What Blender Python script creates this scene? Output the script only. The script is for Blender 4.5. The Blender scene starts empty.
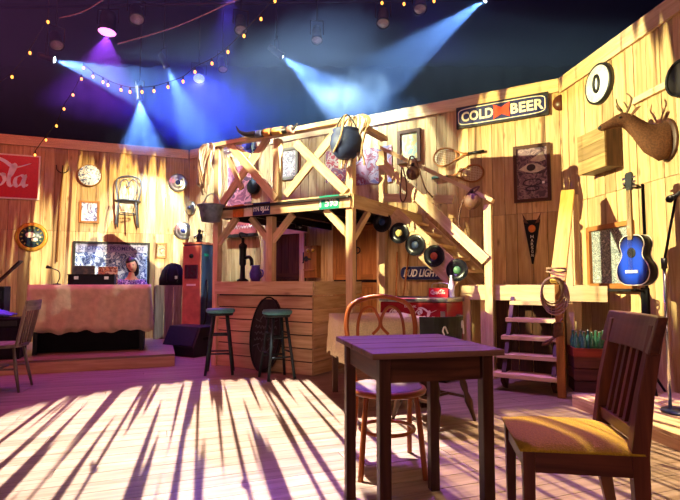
import bpy, math, random
from math import sin, cos, pi, radians as rad, atan2, sqrt
from mathutils import Vector as V, Matrix, Euler

rng = random.Random(7)
scene = bpy.context.scene
COL = scene.collection

# ------------------------------------------------------------------ camera
PITCH = math.atan(33/500)
cam_d = bpy.data.cameras.new('camera'); cam = bpy.data.objects.new('camera', cam_d); COL.objects.link(cam)
cam_d.sensor_width = 36; cam_d.lens = 36*500/680; cam_d.clip_end = 200
cam.location = (0, 0, 1.05); cam.rotation_euler = (pi/2 + PITCH, 0, 0)
scene.camera = cam
EYE = V((0, 0, 1.05))

# ------------------------------------------------------------------ view, world
scene.view_settings.view_transform = 'Standard'; scene.view_settings.look = 'None'
scene.view_settings.gamma = 1; scene.view_settings.use_curve_mapping = False
scene.view_settings.exposure = 0.0
scene.cycles.use_denoising = True
scene.cycles.max_bounces = 6; scene.cycles.volume_bounces = 0
scene.cycles.sample_clamp_indirect = 6

def hx(h):
    h = h.lstrip('#'); o = []
    for i in (0, 2, 4):
        c = int(h[i:i+2], 16)/255
        o.append(c/12.92 if c <= .04045 else ((c+.055)/1.055)**2.4)
    return tuple(o)

w = bpy.data.worlds.new('dark hall'); scene.world = w; w.use_nodes = True
w.node_tree.nodes['Background'].inputs[0].default_value = (.05, .03, .16, 1)
w.node_tree.nodes['Background'].inputs[1].default_value = .15

# ------------------------------------------------------------------ lights
def math_node(nt, op, a, b=None, c=None):
    n = nt.nodes.new('ShaderNodeMath'); n.operation = op
    for i, x in enumerate((a, b, c)):
        if x is None: continue
        if isinstance(x, (int, float)): n.inputs[i].default_value = x
        else: nt.links.new(x, n.inputs[i])
    return n.outputs[0]

def spot(name, loc, target, angle, power, col, blend=.15, radius=.03, rot=None):
    l = bpy.data.lights.new(name, 'SPOT'); o = bpy.data.objects.new(name, l); COL.objects.link(o)
    o.location = loc
    if rot is None:
        o.rotation_euler = (V(target)-V(loc)).to_track_quat('-Z', 'Y').to_euler()
    else: o.rotation_euler = rot
    l.spot_size = rad(angle); l.spot_blend = blend; l.energy = power; l.color = col; l.shadow_soft_size = radius
    return o

def gobo(o, F=18, lo=.42, hi=.52, R=.6, finger=.25, base=.06, vs=.09, cuts=(), seed=0, brk=.30):
    """pattern wheel of a stage lamp: long uneven streaks inside a round, ragged-edged field"""
    l = o.data; l.use_nodes = True; nt = l.node_tree; L = nt.links
    em = nt.nodes['Emission']
    ge = nt.nodes.new('ShaderNodeNewGeometry'); mx = o.rotation_euler.to_matrix()
    def along(k):
        n = nt.nodes.new('ShaderNodeVectorMath'); n.operation = 'DOT_PRODUCT'; L.new(ge.outputs['Incoming'], n.inputs[0]); n.inputs[1].default_value = mx.col[k]
        return n.outputs['Value']
    az = math_node(nt, 'ABSOLUTE', along(2))
    u = math_node(nt, 'DIVIDE', along(0), az); v = math_node(nt, 'DIVIDE', along(1), az)
    def noise(us, vsc, detail=2, z=0.):
        cb = nt.nodes.new('ShaderNodeCombineXYZ')
        L.new(math_node(nt, 'MULTIPLY', u, us), cb.inputs[0]); L.new(math_node(nt, 'MULTIPLY', v, vsc), cb.inputs[1]); cb.inputs[2].default_value = seed + z
        n = nt.nodes.new('ShaderNodeTexNoise'); n.inputs['Scale'].default_value = 1; n.inputs['Detail'].default_value = detail
        L.new(cb.outputs[0], n.inputs['Vector']); return n.outputs[0]
    n1 = noise(F, F*vs, 1)
    mr = nt.nodes.new('ShaderNodeMapRange'); mr.interpolation_type = 'SMOOTHSTEP'
    mr.inputs[1].default_value = lo; mr.inputs[2].default_value = hi; L.new(n1, mr.inputs[0])
    nb = noise(F*.42, F*.16, 1, 19.); mb_ = nt.nodes.new('ShaderNodeMapRange'); mb_.interpolation_type = 'SMOOTHSTEP'
    mb_.inputs[1].default_value = brk; mb_.inputs[2].default_value = brk+.04; L.new(nb, mb_.inputs[0])
    n2 = noise(F*.9, F*.02, 1, 7.)
    r = math_node(nt, 'SQRT', math_node(nt, 'ADD', math_node(nt, 'MULTIPLY', u, u), math_node(nt, 'MULTIPLY', v, v)))
    rr = math_node(nt, 'ADD', r, math_node(nt, 'MULTIPLY', math_node(nt, 'SUBTRACT', n2, .5), finger))
    mk = nt.nodes.new('ShaderNodeMapRange'); mk.interpolation_type = 'SMOOTHSTEP'
    mk.inputs[1].default_value = R; mk.inputs[2].default_value = R-.03; L.new(rr, mk.inputs[0])
    s = math_node(nt, 'MULTIPLY_ADD', math_node(nt, 'MULTIPLY', mr.outputs[0], mb_.outputs[0]), 1-base, base)
    s = math_node(nt, 'MULTIPLY', s, mk.outputs[0])
    for u0, u1, v0, v1 in cuts:          # framing shutters added to shape the shade: dark inside this part of the field
        a = math_node(nt, 'MULTIPLY', math_node(nt, 'GREATER_THAN', u, u0), math_node(nt, 'LESS_THAN', u, u1))
        a = math_node(nt, 'MULTIPLY', a, math_node(nt, 'MULTIPLY', math_node(nt, 'GREATER_THAN', v, v0), math_node(nt, 'LESS_THAN', v, v1)))
        s = math_node(nt, 'MULTIPLY', s, math_node(nt, 'SUBTRACT', 1., a))
    L.new(s, em.inputs['Strength'])
    return o

def area(name, loc, target, size, power, col, size_y=None):
    l = bpy.data.lights.new(name, 'AREA'); o = bpy.data.objects.new(name, l); COL.objects.link(o)
    o.location = loc; o.rotation_euler = (V(target)-V(loc)).to_track_quat('-Z', 'Y').to_euler()
    l.size = size; l.energy = power; l.color = col
    if size_y: l.shape = 'RECTANGLE'; l.size_y = size_y
    return o

WARM = (1, .95, .50)
# side lamps with streak pattern, thrown across the stage onto the set walls
gobo(spot('side_lamp_right_wall', (-5.5, 3.6, 3.7), (1.28, 5.35, 2.40), 36, 10500, WARM, radius=.010), F=62, R=.216, lo=.345, hi=.405, finger=.14, seed=3, vs=.012, base=.18, brk=.24,
     cuts=((-.162, -.052, -1, .066), (-.5, -.162, -1, .018)))
gobo(spot('side_lamp_left_wall', (2.2, 2.6, 4.3), (-4.1, 9.23, 1.98), 40, 11500, (1, .93, .58), radius=.008), F=84, R=.147, lo=.36, hi=.41, finger=.20, seed=11, vs=.010, base=.05, brk=.24)
gobo(spot('added_balcony_fill', (-3.2, .8, 5.4), (-.15, 5.5, 2.35), 19, 8000, WARM, radius=.01), F=60, R=.125, lo=.30, hi=.38, finger=.06, seed=21, vs=.04)  # extra spot added to brighten the balcony braces
gobo(spot('pattern_lamp_floor', (-.95, 3.85, 5.6), None, 80, 9500, (1, .92, .86), radius=.010, rot=(0, 0, rad(15))), F=72, R=.315, lo=.42, hi=.47, finger=.08, seed=5, base=.02, vs=.016, brk=.22, cuts=((.185, .6, -.03, .6),))
gobo(spot('pattern_lamp_right_floor', (2.1, 2.75, 5.2), None, 50, 3600, (1, .78, .46), radius=.012, rot=(0, 0, rad(20))), F=70, R=.315, lo=.44, hi=.50, finger=.1, seed=8, vs=.008)
# washes
area('front_wash', (-.5, -3.2, 2.3), (0, 6, 1.2), 3.0, 108, (1, .55, .45))
area('overhead_purple_wash', (-.5, 4.5, 5.6), (-.5, 4.6, 0), 4.5, 34, (.85, .30, .62))
area('pink_wash_left', (-4.6, 3.5, 5.2), (-5.2, 8.2, 1.5), 1.5, 140, (1, .16, .22))
spot('purple_table_lamp', (.2, 5.2, 5.2), (.35, 2.7, .6), 26, 1900, (.36, .10, 1), blend=.6, radius=.1)
spot('purple_steps_lamp', (.6, 4.6, 5.2), (1.7, 4.9, .2), 34, 900, (.50, .22, 1), blend=.6, radius=.1)
spot('purple_riser_lamp', (-1.6, 7.2, 5.4), (-2.6, 7.4, 0), 34, 380, (.45, .15, 1), blend=.6, radius=.1)

# ------------------------------------------------------------------ pixel -> place helpers (680x500 frame)
def ray(px, py):
    c, s = cos(PITCH), sin(PITCH); a, b = (px-340)/500, (250-py)/500
    return V((a, c - s*b, s + c*b))
def atY(px, py, Y):
    d = ray(px, py); return EYE + d*(Y/d.y)
def atZ(px, py, z=0.):
    d = ray(px, py); return EYE + d*((z-1.05)/d.z)

RC = V((2.80, 6.20, 0)); LC = RC + 6.7*V((-.857, .515, 0))
RB, RR, RL = atan2(-.515, .857), atan2(-.993, .118), atan2(.342, .94)
WALLS = {'back': (RC, RB), 'right': (RC, RR), 'left': (LC, RL)}
def wx(w): r = WALLS[w][1]; return V((cos(r), sin(r), 0))
def wy(w): r = WALLS[w][1]; return V((-sin(r), cos(r), 0))      # into the wall
def onwall(w, px, py, off=0.):
    o, _ = WALLS[w]; n = wy(w); d = ray(px, py); p0 = o - n*off
    return EYE + d*((p0-EYE).dot(n)/d.dot(n))
def wu(w, px, py, off=0.):
    p = onwall(w, px, py, off); return (p-WALLS[w][0]).dot(wx(w)), p.z
def wpos(w, u, z, off=0.): return WALLS[w][0] + wx(w)*u - wy(w)*off + V((0, 0, z))
def wrect(w, xl, xr, yt, yb, off=0.):
    xc, yc = (xl+xr)/2, (yt+yb)/2
    u0, _ = wu(w, xl, yc, off); u1, _ = wu(w, xr, yc, off); _, z1 = wu(w, xc, yt, off); _, z0 = wu(w, xc, yb, off)
    return wpos(w, (u0+u1)/2, (z0+z1)/2, off), u1-u0, z1-z0
def B(s, d, z=0.): return RC + V((-.857, .515, 0))*s + V((-.515, -.857, 0))*d + V((0, 0, z))

# ------------------------------------------------------------------ materials
def newmat(name):
    m = bpy.data.materials.new(name); m.use_nodes = True
    return m, m.node_tree, m.node_tree.nodes['Principled BSDF']
def N(nt, t, **kw):
    n = nt.nodes.new(t)
    for k, v in kw.items(): setattr(n, k, v)
    return n
def wood(name, light, dark, rough=.6, scale=1., vary=.35, knots=.5, spec=.3):
    m, nt, b = newmat(name); L = nt.links
    at = N(nt, 'ShaderNodeAttribute', attribute_name='lc'); rn = N(nt, 'ShaderNodeAttribute', attribute_name='rnd')
    mp = N(nt, 'ShaderNodeMapping'); mp.inputs['Scale'].default_value = (2.2*scale, 28*scale, 28*scale); L.new(at.outputs['Vector'], mp.inputs[0])
    n1 = N(nt, 'ShaderNodeTexNoise'); n1.inputs['Scale'].default_value = 1; n1.inputs['Detail'].default_value = 4; n1.inputs['Distortion'].default_value = .6
    L.new(mp.outputs[0], n1.inputs['Vector'])
    cr = N(nt, 'ShaderNodeValToRGB'); cr.color_ramp.elements[0].position = .32; cr.color_ramp.elements[1].position = .66
    cr.color_ramp.elements[0].color = (*hx(dark), 1); cr.color_ramp.elements[1].color = (*hx(light), 1); L.new(n1.outputs[0], cr.inputs[0])
    mk = N(nt, 'ShaderNodeMapping'); mk.inputs['Scale'].default_value = (2.6*scale, 7*scale, 7*scale); L.new(at.outputs['Vector'], mk.inputs[0])
    vo = N(nt, 'ShaderNodeTexVoronoi'); vo.inputs['Scale'].default_value = 1; L.new(mk.outputs[0], vo.inputs['Vector'])
    mr = N(nt, 'ShaderNodeMapRange'); mr.inputs[1].default_value = .05; mr.inputs[2].default_value = .17; mr.inputs[3].default_value = knots; mr.inputs[4].default_value = 0
    L.new(vo.outputs['Distance'], mr.inputs[0])
    mx = N(nt, 'ShaderNodeMix', data_type='RGBA'); L.new(mr.outputs[0], mx.inputs[0]); L.new(cr.outputs[0], mx.inputs[6])
    mx.inputs[7].default_value = (*[x*.45 for x in hx(dark)], 1)
    r2 = N(nt, 'ShaderNodeMapRange'); r2.inputs[3].default_value = 1-vary; r2.inputs[4].default_value = 1+vary*.5; L.new(rn.outputs['Fac'], r2.inputs[0])
    hs = N(nt, 'ShaderNodeHueSaturation'); L.new(r2.outputs[0], hs.inputs['Value']); L.new(mx.outputs[2], hs.inputs['Color'])
    L.new(hs.outputs[0], b.inputs['Base Color']); b.inputs['Roughness'].default_value = rough; b.inputs['Specular IOR Level'].default_value = spec
    bp = N(nt, 'ShaderNodeBump'); bp.inputs['Strength'].default_value = .15; bp.inputs['Distance'].default_value = .004; L.new(n1.outputs[0], bp.inputs['Height']); L.new(bp.outputs[0], b.inputs['Normal'])
    return m
def plain(name, col, rough=.5, metal=0., var=.15, nscale=30, bump=0., spec=.4, col2=None):
    m, nt, b = newmat(name); L = nt.links
    tc = N(nt, 'ShaderNodeTexCoord'); n1 = N(nt, 'ShaderNodeTexNoise'); n1.inputs['Scale'].default_value = nscale; n1.inputs['Detail'].default_value = 4
    L.new(tc.outputs['Object'], n1.inputs['Vector'])
    cr = N(nt, 'ShaderNodeValToRGB'); c = hx(col); c2 = hx(col2) if col2 else [min(1, x*(1+var)) for x in c]
    cr.color_ramp.elements[0].position = .38; cr.color_ramp.elements[1].position = .62
    cr.color_ramp.elements[0].color = (*([x*(1-var) for x in c] if not col2 else c), 1); cr.color_ramp.elements[1].color = (*c2, 1)
    L.new(n1.outputs[0], cr.inputs[0]); L.new(cr.outputs[0], b.inputs['Base Color'])
    b.inputs['Roughness'].default_value = rough; b.inputs['Metallic'].default_value = metal; b.inputs['Specular IOR Level'].default_value = spec
    if bump:
        bp = N(nt, 'ShaderNodeBump'); bp.inputs['Strength'].default_value = bump; bp.inputs['Distance'].default_value = .01
        L.new(n1.outputs[0], bp.inputs['Height']); L.new(bp.outputs[0], b.inputs['Normal'])
    return m
def glow(name, col, st):
    m, nt, b = newmat(name); b.inputs['Base Color'].default_value = (*col, 1)
    b.inputs['Emission Color'].default_value = (*col, 1); b.inputs['Emission Strength'].default_value = st; return m
def art(name, cols, scale=6, rough=.5, seed=0., dist=1.5):
    m, nt, b = newmat(name); L = nt.links
    tc = N(nt, 'ShaderNodeTexCoord'); mp = N(nt, 'ShaderNodeMapping'); mp.inputs['Location'].default_value = (seed, seed*2, seed*3); L.new(tc.outputs['Object'], mp.inputs[0])
    n1 = N(nt, 'ShaderNodeTexNoise'); n1.inputs['Scale'].default_value = scale; n1.inputs['Detail'].default_value = 3; n1.inputs['Distortion'].default_value = dist
    L.new(mp.outputs[0], n1.inputs['Vector'])
    cr = N(nt, 'ShaderNodeValToRGB'); cr.color_ramp.interpolation = 'CONSTANT'
    e = cr.color_ramp.elements; e[0].color = (*hx(cols[0]), 1); e[0].position = 0; e[1].color = (*hx(cols[1]), 1); e[1].position = .42
    for i, c in enumerate(cols[2:]):
        x = e.new(.42 + .13*(i+1)/(len(cols)-2)*1.2); x.color = (*hx(c), 1)
    L.new(n1.outputs[0], cr.inputs[0]); L.new(cr.outputs[0], b.inputs['Base Color']); b.inputs['Roughness'].default_value = rough
    return m

PINE = wood('pine board', '#cdac7c', '#ab8458', .62, knots=.8)
PINEB = wood('pine beam', '#dcbf98', '#c29e76', .6, vary=.2)
BARW = wood('bar plank', '#d9b48e', '#ba906a', .6, vary=.25)
FLOORW = wood('stage floor', '#96806e', '#79624f', .42, vary=.18, knots=.15, spec=.35)
OAK = wood('orange oak', '#b0713a', '#8a5226', .5)
REDW = wood('reddish brown', '#643420', '#431f12', .35, knots=.1)
DARKW = wood('dark brown wood', '#553220', '#341c10', .4, knots=.1)
TABLEW = wood('table plank', '#84604c', '#5c4032', .55, vary=.2, knots=.2)
BLACKW = wood('dark painted wood', '#2b2524', '#1a1616', .5, knots=0)
GREYW = wood('weathered wood', '#8d7f72', '#6a5c50', .7)
HONEY = wood('honey bentwood', '#b5622a', '#8a4218', .35, knots=0)
CRATER = wood('red crate wood', '#a8402c', '#842c1e', .6)
CRATEB = wood('brown crate wood', '#6a3529', '#4b241c', .6)
YELW = wood('yellow pine board', '#e3ba63', '#c99a44', .55)
WHITEW = plain('white paint', '#d9d6cf', .5)
BLACK = plain('black plastic', '#121216', .45)
BLACKM = plain('black metal', '#17171b', .4, .6)
BLACKC = plain('black cloth', '#0e0e14', .95, bump=.4, nscale=60)
STEEL = plain('brushed steel', '#a8aab0', .3, 1.)
GALV = plain('galvanised metal', '#7f8f9a', .45, .5, col2='#5f6f7c', nscale=14)
CHROME = plain('chrome', '#c9ccd2', .18, 1., var=.05)
BRASS = plain('brass', '#b08a3c', .3, 1.)
RED = plain('red enamel', '#c01526', .35, var=.06)
DRED = plain('cooler red', '#9c1420', .35, var=.06)
CREAM = plain('cream paint', '#efe3cf', .5, var=.04)
WHITE = plain('white', '#eeeeee', .5, var=.03)
NAVY = plain('navy enamel', '#1a2464', .4)
BLUE = plain('blue enamel', '#1d3f9b', .35)
BURLAP = plain('burlap', '#c9b691', .95, var=.09, nscale=11, bump=1.)
CANVAS = plain('cream tablecloth', '#d8c89a', .9, var=.1, nscale=90, bump=.3)
VINYL = plain('record vinyl', '#14141a', .28, var=.1)
ROPE = plain('rope', '#94755a', .9, nscale=200, bump=.6)
LEATHER = plain('brown leather', '#5a3524', .6, nscale=50, bump=.3)
CUSHION = plain('yellow cushion fabric', '#a2841a', .95, var=.16, nscale=160, bump=.5)
TEAL = plain('teal vinyl', '#4f8e93', .45, var=.1)
STOOLW = plain('stool dark green paint', '#16262a', .5)
GREEN = plain('green plate enamel', '#0f7f6c', .4)
ORANGE = plain('orange plate enamel', '#c06a2a', .5)
BROWNF = plain('deer fur', '#5a351c', .85, var=.25, nscale=70, bump=.4)
FURL = plain('pale throat fur', '#cbb58c', .9, nscale=50, bump=.4)
HORN = plain('antler', '#6b5238', .6, nscale=25)
GLASSG = newmat('green bottle glass'); _b = GLASSG[2]; GLASSG = GLASSG[0]
_b.inputs['Base Color'].default_value = (.10, .40, .25, 1); _b.inputs['Roughness'].default_value = .08; _b.inputs['Transmission Weight'].default_value = .6
PURPLEC = plain('violet glass', '#4a3a9a', .3)
SKIN = plain('skin', '#d9a183', .6, var=.05)
HAIR = plain('black hair', '#121018', .5)
PUMPO = plain('orange red pump paint', '#c8785c', .5, col2='#ad664e', nscale=6)
PUMPB = plain('dark blue pump paint', '#2a3a58', .45, col2='#223049', nscale=6)
DRAPE = plain('black drape', '#0d0f2c', .95)
MIRROR = art('silvered panel', ['#27345e', '#8a93ac', '#3a4a80', '#c7ccd6'], 7, .35, 3)
FOIL = art('crackled silver glass', ['#6a7076', '#9ea39f', '#5a5f66', '#c3c5bd'], 14, .25, 5, 3)

# ------------------------------------------------------------------ mesh builder
class MB:
    def __init__(s): s.v = []; s.f = []; s.sm = []; s.lc = []; s.rn = []; s.mi = []
    def add(s, vs, fs, lcs=None, smooth=False, mi=0, rnd=None):
        n = len(s.v); r = rng.random() if rnd is None else rnd
        off = V((r*37 % 11, r*91 % 7, r*53 % 9))
        s.v += [V(v) for v in vs]; s.lc += [V(l)+off for l in (lcs or vs)]; s.rn += [r]*len(vs)
        for f in fs: s.f.append([n+i for i in f]); s.sm.append(smooth); s.mi.append(mi)
        return s
    def box(s, c, size, rz=0, mtx=None, mi=0, rnd=None):
        c = V(c); h = V(size)/2; loc = [V((x*h.x, y*h.y, z*h.z)) for z in (-1, 1) for y in (-1, 1) for x in (-1, 1)]
        ax = max(range(3), key=lambda i: size[i]); o = [ax] + [i for i in range(3) if i != ax]
        R = mtx if mtx is not None else Matrix.Rotation(rz, 3, 'Z')
        return s.add([c + R @ l for l in loc], [(0, 2, 3, 1), (4, 5, 7, 6), (0, 1, 5, 4), (2, 6, 7, 3), (0, 4, 6, 2), (1, 3, 7, 5)],
                     [V((l[o[0]], l[o[1]], l[o[2]])) for l in loc], mi=mi, rnd=rnd)
    def beam(s, p0, p1, w, h, up=(0, 0, 1), mi=0, rnd=None):
        p0, p1 = V(p0), V(p1); x = (p1-p0).normalized(); y = V(up).cross(x)
        if y.length < 1e-4: y = V((0, 1, 0)).cross(x)
        y.normalize(); z = x.cross(y)
        return s.box((p0+p1)/2, ((p1-p0).length, w, h), mtx=Matrix((x, y, z)).transposed(), mi=mi, rnd=rnd)
    def tube(s, pts, r, n=8, closed=False, mi=0, smooth=True, caps=True):
        pts = [V(p) for p in pts]; k = len(pts); rs = r if isinstance(r, (list, tuple)) else [r]*k
        tn = [((pts[(i+1) % k] if closed or i < k-1 else pts[i]) - (pts[i-1] if closed or i > 0 else pts[i])).normalized() for i in range(k)]
        a = V((0, 0, 1)) if abs(tn[0].z) < .9 else V((1, 0, 0)); u = tn[0].cross(a).normalized()
        vs, lcs, d = [], [], 0
        for i in range(k):
            if i: d += (pts[i]-pts[i-1]).length
            u = (u - tn[i]*u.dot(tn[i])); u = u.normalized() if u.length > 1e-6 else tn[i].orthogonal().normalized(); w_ = tn[i].cross(u)
            for j in range(n):
                t = 2*pi*j/n; q = (u*cos(t) + w_*sin(t))*rs[i]; vs.append(pts[i]+q); lcs.append(V((d, cos(t)*rs[i], sin(t)*rs[i])))
        fs = [(i*n+j, i*n+(j+1) % n, ((i+1) % k)*n+(j+1) % n, ((i+1) % k)*n+j) for i in range(k if closed else k-1) for j in range(n)]
        s.add(vs, fs, lcs, smooth, mi)
        if caps and not closed:
            b = len(s.v)-k*n; s.f += [[b+j for j in range(n)][::-1], [b+(k-1)*n+j for j in range(n)]]; s.sm += [False]*2; s.mi += [mi]*2
        return s
    def cyl(s, p0, p1, r0, r1=None, n=16, mi=0): return s.tube([p0, p1], [r0, r0 if r1 is None else r1], n, mi=mi)
    def lathe(s, prof, n=24, c=(0, 0, 0), mtx=None, mi=0, smooth=True):
        c = V(c); R = mtx or Matrix.Identity(3); k = len(prof)
        vs = [c + R @ V((r*cos(2*pi*j/n), r*sin(2*pi*j/n), z)) for r, z in prof for j in range(n)]
        fs = [(i*n+j, i*n+(j+1) % n, (i+1)*n+(j+1) % n, (i+1)*n+j) for i in range(k-1) for j in range(n)]
        if prof[0][0] > 1e-4: fs.append([j for j in range(n)][::-1])
        if prof[-1][0] > 1e-4: fs.append([(k-1)*n+j for j in range(n)])
        return s.add(vs, fs, [V((v.z, v.x, v.y)) for v in vs], smooth, mi)
    def prism(s, poly, t, mtx=None, c=(0, 0, 0), mi=0, smooth=False):
        """outline in local x,z; extruded along local y from -t/2 to t/2"""
        c = V(c); R = mtx or Matrix.Identity(3); k = len(poly)
        ar = sum(poly[i][0]*poly[(i+1) % k][1]-poly[(i+1) % k][0]*poly[i][1] for i in range(k))
        if ar < 0: poly = poly[::-1]
        loc = [V((x, -t/2, z)) for x, z in poly] + [V((x, t/2, z)) for x, z in poly]
        s.add([c + R @ l for l in loc], [list(range(k)), list(range(k, 2*k))[::-1]], [V((l.z, l.x, l.y)) for l in loc], False, mi)
        b = len(s.v)-2*k
        for i in range(k):
            j = (i+1) % k; s.f.append([b+i, b+k+i, b+k+j, b+j]); s.sm.append(smooth); s.mi.append(mi)
        return s
    def ell(s, c, r, n=16, m=10, mtx=None, mi=0):
        r = V(r) if not isinstance(r, (int, float)) else V((r, r, r)); c = V(c); R = mtx or Matrix.Identity(3)
        vs = [c + R @ V((r.x*sin(pi*i/m)*cos(2*pi*j/n), r.y*sin(pi*i/m)*sin(2*pi*j/n), -r.z*cos(pi*i/m))) for i in range(1, m) for j in range(n)]
        fs = [(i*n+j, i*n+(j+1) % n, (i+1)*n+(j+1) % n, (i+1)*n+j) for i in range(m-2) for j in range(n)]
        t = len(vs); vs += [c + R @ V((0, 0, -r.z)), c + R @ V((0, 0, r.z))]
        fs += [(t, (j+1) % n, j) for j in range(n)] + [(t+1, (m-2)*n+j, (m-2)*n+(j+1) % n) for j in range(n)]
        return s.add(vs, fs, None, True, mi)
    def loft(s, secs, n=14, mi=0, caps=True):
        """secs: (centre, side vector, up vector)"""
        k = len(secs); vs = [V(c)+V(a)*cos(2*pi*j/n)+V(b)*sin(2*pi*j/n) for c, a, b in secs for j in range(n)]
        fs = [(i*n+j, i*n+(j+1) % n, (i+1)*n+(j+1) % n, (i+1)*n+j) for i in range(k-1) for j in range(n)]
        if caps: fs += [list(range(n))[::-1], [(k-1)*n+j for j in range(n)]]
        return s.add(vs, fs, None, True, mi)
    def torus(s, c, R, r, mtx=None, n=32, m=8, mi=0, sz=1.):
        c = V(c); Mx = mtx or Matrix.Identity(3)
        return s.tube([c + Mx @ V((R*cos(2*pi*i/n), 0, R*sz*sin(2*pi*i/n))) for i in range(n)], r, m, True, mi)
    def build(s, name, mat, parent=None, world=False, loc=None, rz=0, bevel=0):
        vs = s.v
        if world and parent is not None:
            im = (Matrix.Translation(parent.location) @ parent.rotation_euler.to_matrix().to_4x4()).inverted(); vs = [im @ v for v in vs]
        elif world and loc is not None:
            im = (Matrix.Translation(V(loc)) @ Matrix.Rotation(rz, 4, 'Z')).inverted(); vs = [im @ v for v in vs]
        me = bpy.data.meshes.new(name); me.from_pydata(vs, [], s.f); me.update()
        a = me.attributes.new('lc', 'FLOAT_VECTOR', 'POINT'); a.data.foreach_set('vector', [x for l in s.lc for x in l])
        a = me.attributes.new('rnd', 'FLOAT', 'POINT'); a.data.foreach_set('value', s.rn)
        me.polygons.foreach_set('use_smooth', s.sm); me.polygons.foreach_set('material_index', s.mi)
        for m in (mat if isinstance(mat, (list, tuple)) else [mat]): me.materials.append(m)
        o = bpy.data.objects.new(name, me); COL.objects.link(o)
        if parent is not None: o.parent = parent
        if loc is not None: o.location = loc; o.rotation_euler = (0, 0, rz)
        if bevel:
            bm = o.modifiers.new('bevel', 'BEVEL'); bm.width = bevel; bm.segments = 2; bm.limit_method = 'ANGLE'; bm.angle_limit = rad(50)
        return o

def tag(o, label, cat, group=None, kind=None):
    if label: o['label'] = label
    if cat: o['category'] = cat
    if group: o['group'] = group
    if kind: o['kind'] = kind
    return o
def thing(name, label, cat, loc=(0, 0, 0), rz=0, group=None):
    o = bpy.data.objects.new(name, None); COL.objects.link(o); o.empty_display_size = .1
    o.location = loc; o.rotation_euler = (0, 0, rz); return tag(o, label, cat, group)
def struct(o): o['kind'] = 'structure'; return o
def kids(o): return [c for c in bpy.data.objects if c.parent == o]
def dup(root, label, loc, rz=None, group=None, scale=None):
    def cp(o, par):
        c = o.copy(); COL.objects.link(c)
        if par is not None: c.parent = par
        for ch in kids(o): cp(ch, c)
        return c
    r = cp(root, None); r.location = loc
    if rz is not None: r.rotation_euler = (0, 0, rz)
    if scale: r.scale = (scale,)*3
    r['label'] = label
    if group: r['group'] = group
    return r
def smooth_path(pts, n=6, closed=False):
    pts = [V(p) for p in pts]; k = len(pts); out = []
    for i in range(k if closed else k-1):
        p0 = pts[i-1] if (closed or i) else pts[0]; p1 = pts[i]; p2 = pts[(i+1) % k]; p3 = pts[(i+2) % k] if closed or i < k-2 else pts[-1]
        for j in range(n):
            t = j/n; out.append(.5*((2*p1)+(p2-p0)*t+(2*p0-5*p1+4*p2-p3)*t*t+(3*p1-p0-3*p2+p3)*t**3))
    if not closed: out.append(pts[-1])
    return out
def lettering(s, name, mat, parent, width, height, loc=(0, 0, 0), depth=.004, shear=0., bold=0., spacing=1., rotx=True):
    """words as a thin raised mesh, centred at loc in the parent's x-z plane, facing local -y"""
    cu = bpy.data.curves.new(name, 'FONT'); cu.body = s; cu.extrude = .02; cu.shear = shear; cu.offset = bold; cu.space_character = spacing; cu.align_x = 'LEFT'
    cu.resolution_u = 3
    to = bpy.data.objects.new(name, cu); me = bpy.data.meshes.new_from_object(to); bpy.data.objects.remove(to); bpy.data.curves.remove(cu)
    xs = [v.co.x for v in me.vertices]; ys = [v.co.y for v in me.vertices]; x0, x1, y0, y1 = min(xs), max(xs), min(ys), max(ys)
    for v in me.vertices:
        v.co = V((loc[0]+((v.co.x-x0)/(x1-x0)-.5)*width, loc[1]-v.co.z/.02*depth, loc[2]+((v.co.y-y0)/(y1-y0)-.5)*height))
    me.materials.clear(); me.materials.append(mat)
    o = bpy.data.objects.new(name, me); COL.objects.link(o); o.parent = parent; return o
def strokes(mb, lines, nib=(.5, .5), wmin=.2, y=0., t=.004, n=8, sx=1., sz=1., ox=0., oz=0.):
    """broad-nib brush writing: each polyline (x,z) smoothed to a flat ribbon of a little thickness"""
    for ln in lines:
        p = smooth_path([(a*sx+ox, 0, b*sz+oz) for a, b in ln], n)
        vs = []
        for i, q in enumerate(p):
            d = (p[min(i+1, len(p)-1)]-p[max(i-1, 0)]).normalized(); nn = V((-d.z, 0, d.x)); k = wmin + abs(nn.x*nib[0]+nn.z*nib[1])
            e = min(1, (i+1)/3, (len(p)-i)/3); hw = nn*k*.5*sz*e
            vs += [q+hw+V((0, y-t, 0)), q-hw+V((0, y-t, 0)), q+hw+V((0, y, 0)), q-hw+V((0, y, 0))]
        fs = []
        for i in range(len(p)-1):
            a, b = i*4, i*4+4; fs += [(a, b, b+1, a+1), (a+2, a+3, b+3, b+2), (a, a+2, b+2, b), (a+1, b+1, b+3, a+3)]
        mb.add(vs, fs)
    return mb
# flowing script for the soda sign and cooler: letters in a box about 10 wide, x-height 1
SCRIPT = []
def _o(x): return [(x+.75, .95), (x+.35, 1.0), (x+.02, .55), (x+.12, .05), (x+.5, .02), (x+.85, .5), (x+.75, .95), (x+.6, 1.05), (x+.95, .95)]
def _c(x): return [(x+.75, .75), (x+.65, 1.0), (x+.3, .95), (x+.02, .5), (x+.15, .05), (x+.5, .05), (x+.9, .35)]
def _a(x): return [(x+.8, .85), (x+.5, 1.0), (x+.1, .75), (x+.02, .25), (x+.25, .02), (x+.6, .35), (x+.85, 1.0), (x+.72, .3), (x+.85, .03), (x+1.1, .25)]
def _C(x, tail): return [(x+1.35, 1.55), (x+1.25, 1.95), (x+.9, 1.75), (x+1.1, 1.35), (x+1.55, 1.6), (x+1.45, 2.1), (x+.95, 2.15), (x+.35, 1.6), (x+.05, .8), (x+.25, .1), (x+.8, 0), (x+1.3, .35)]
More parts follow.
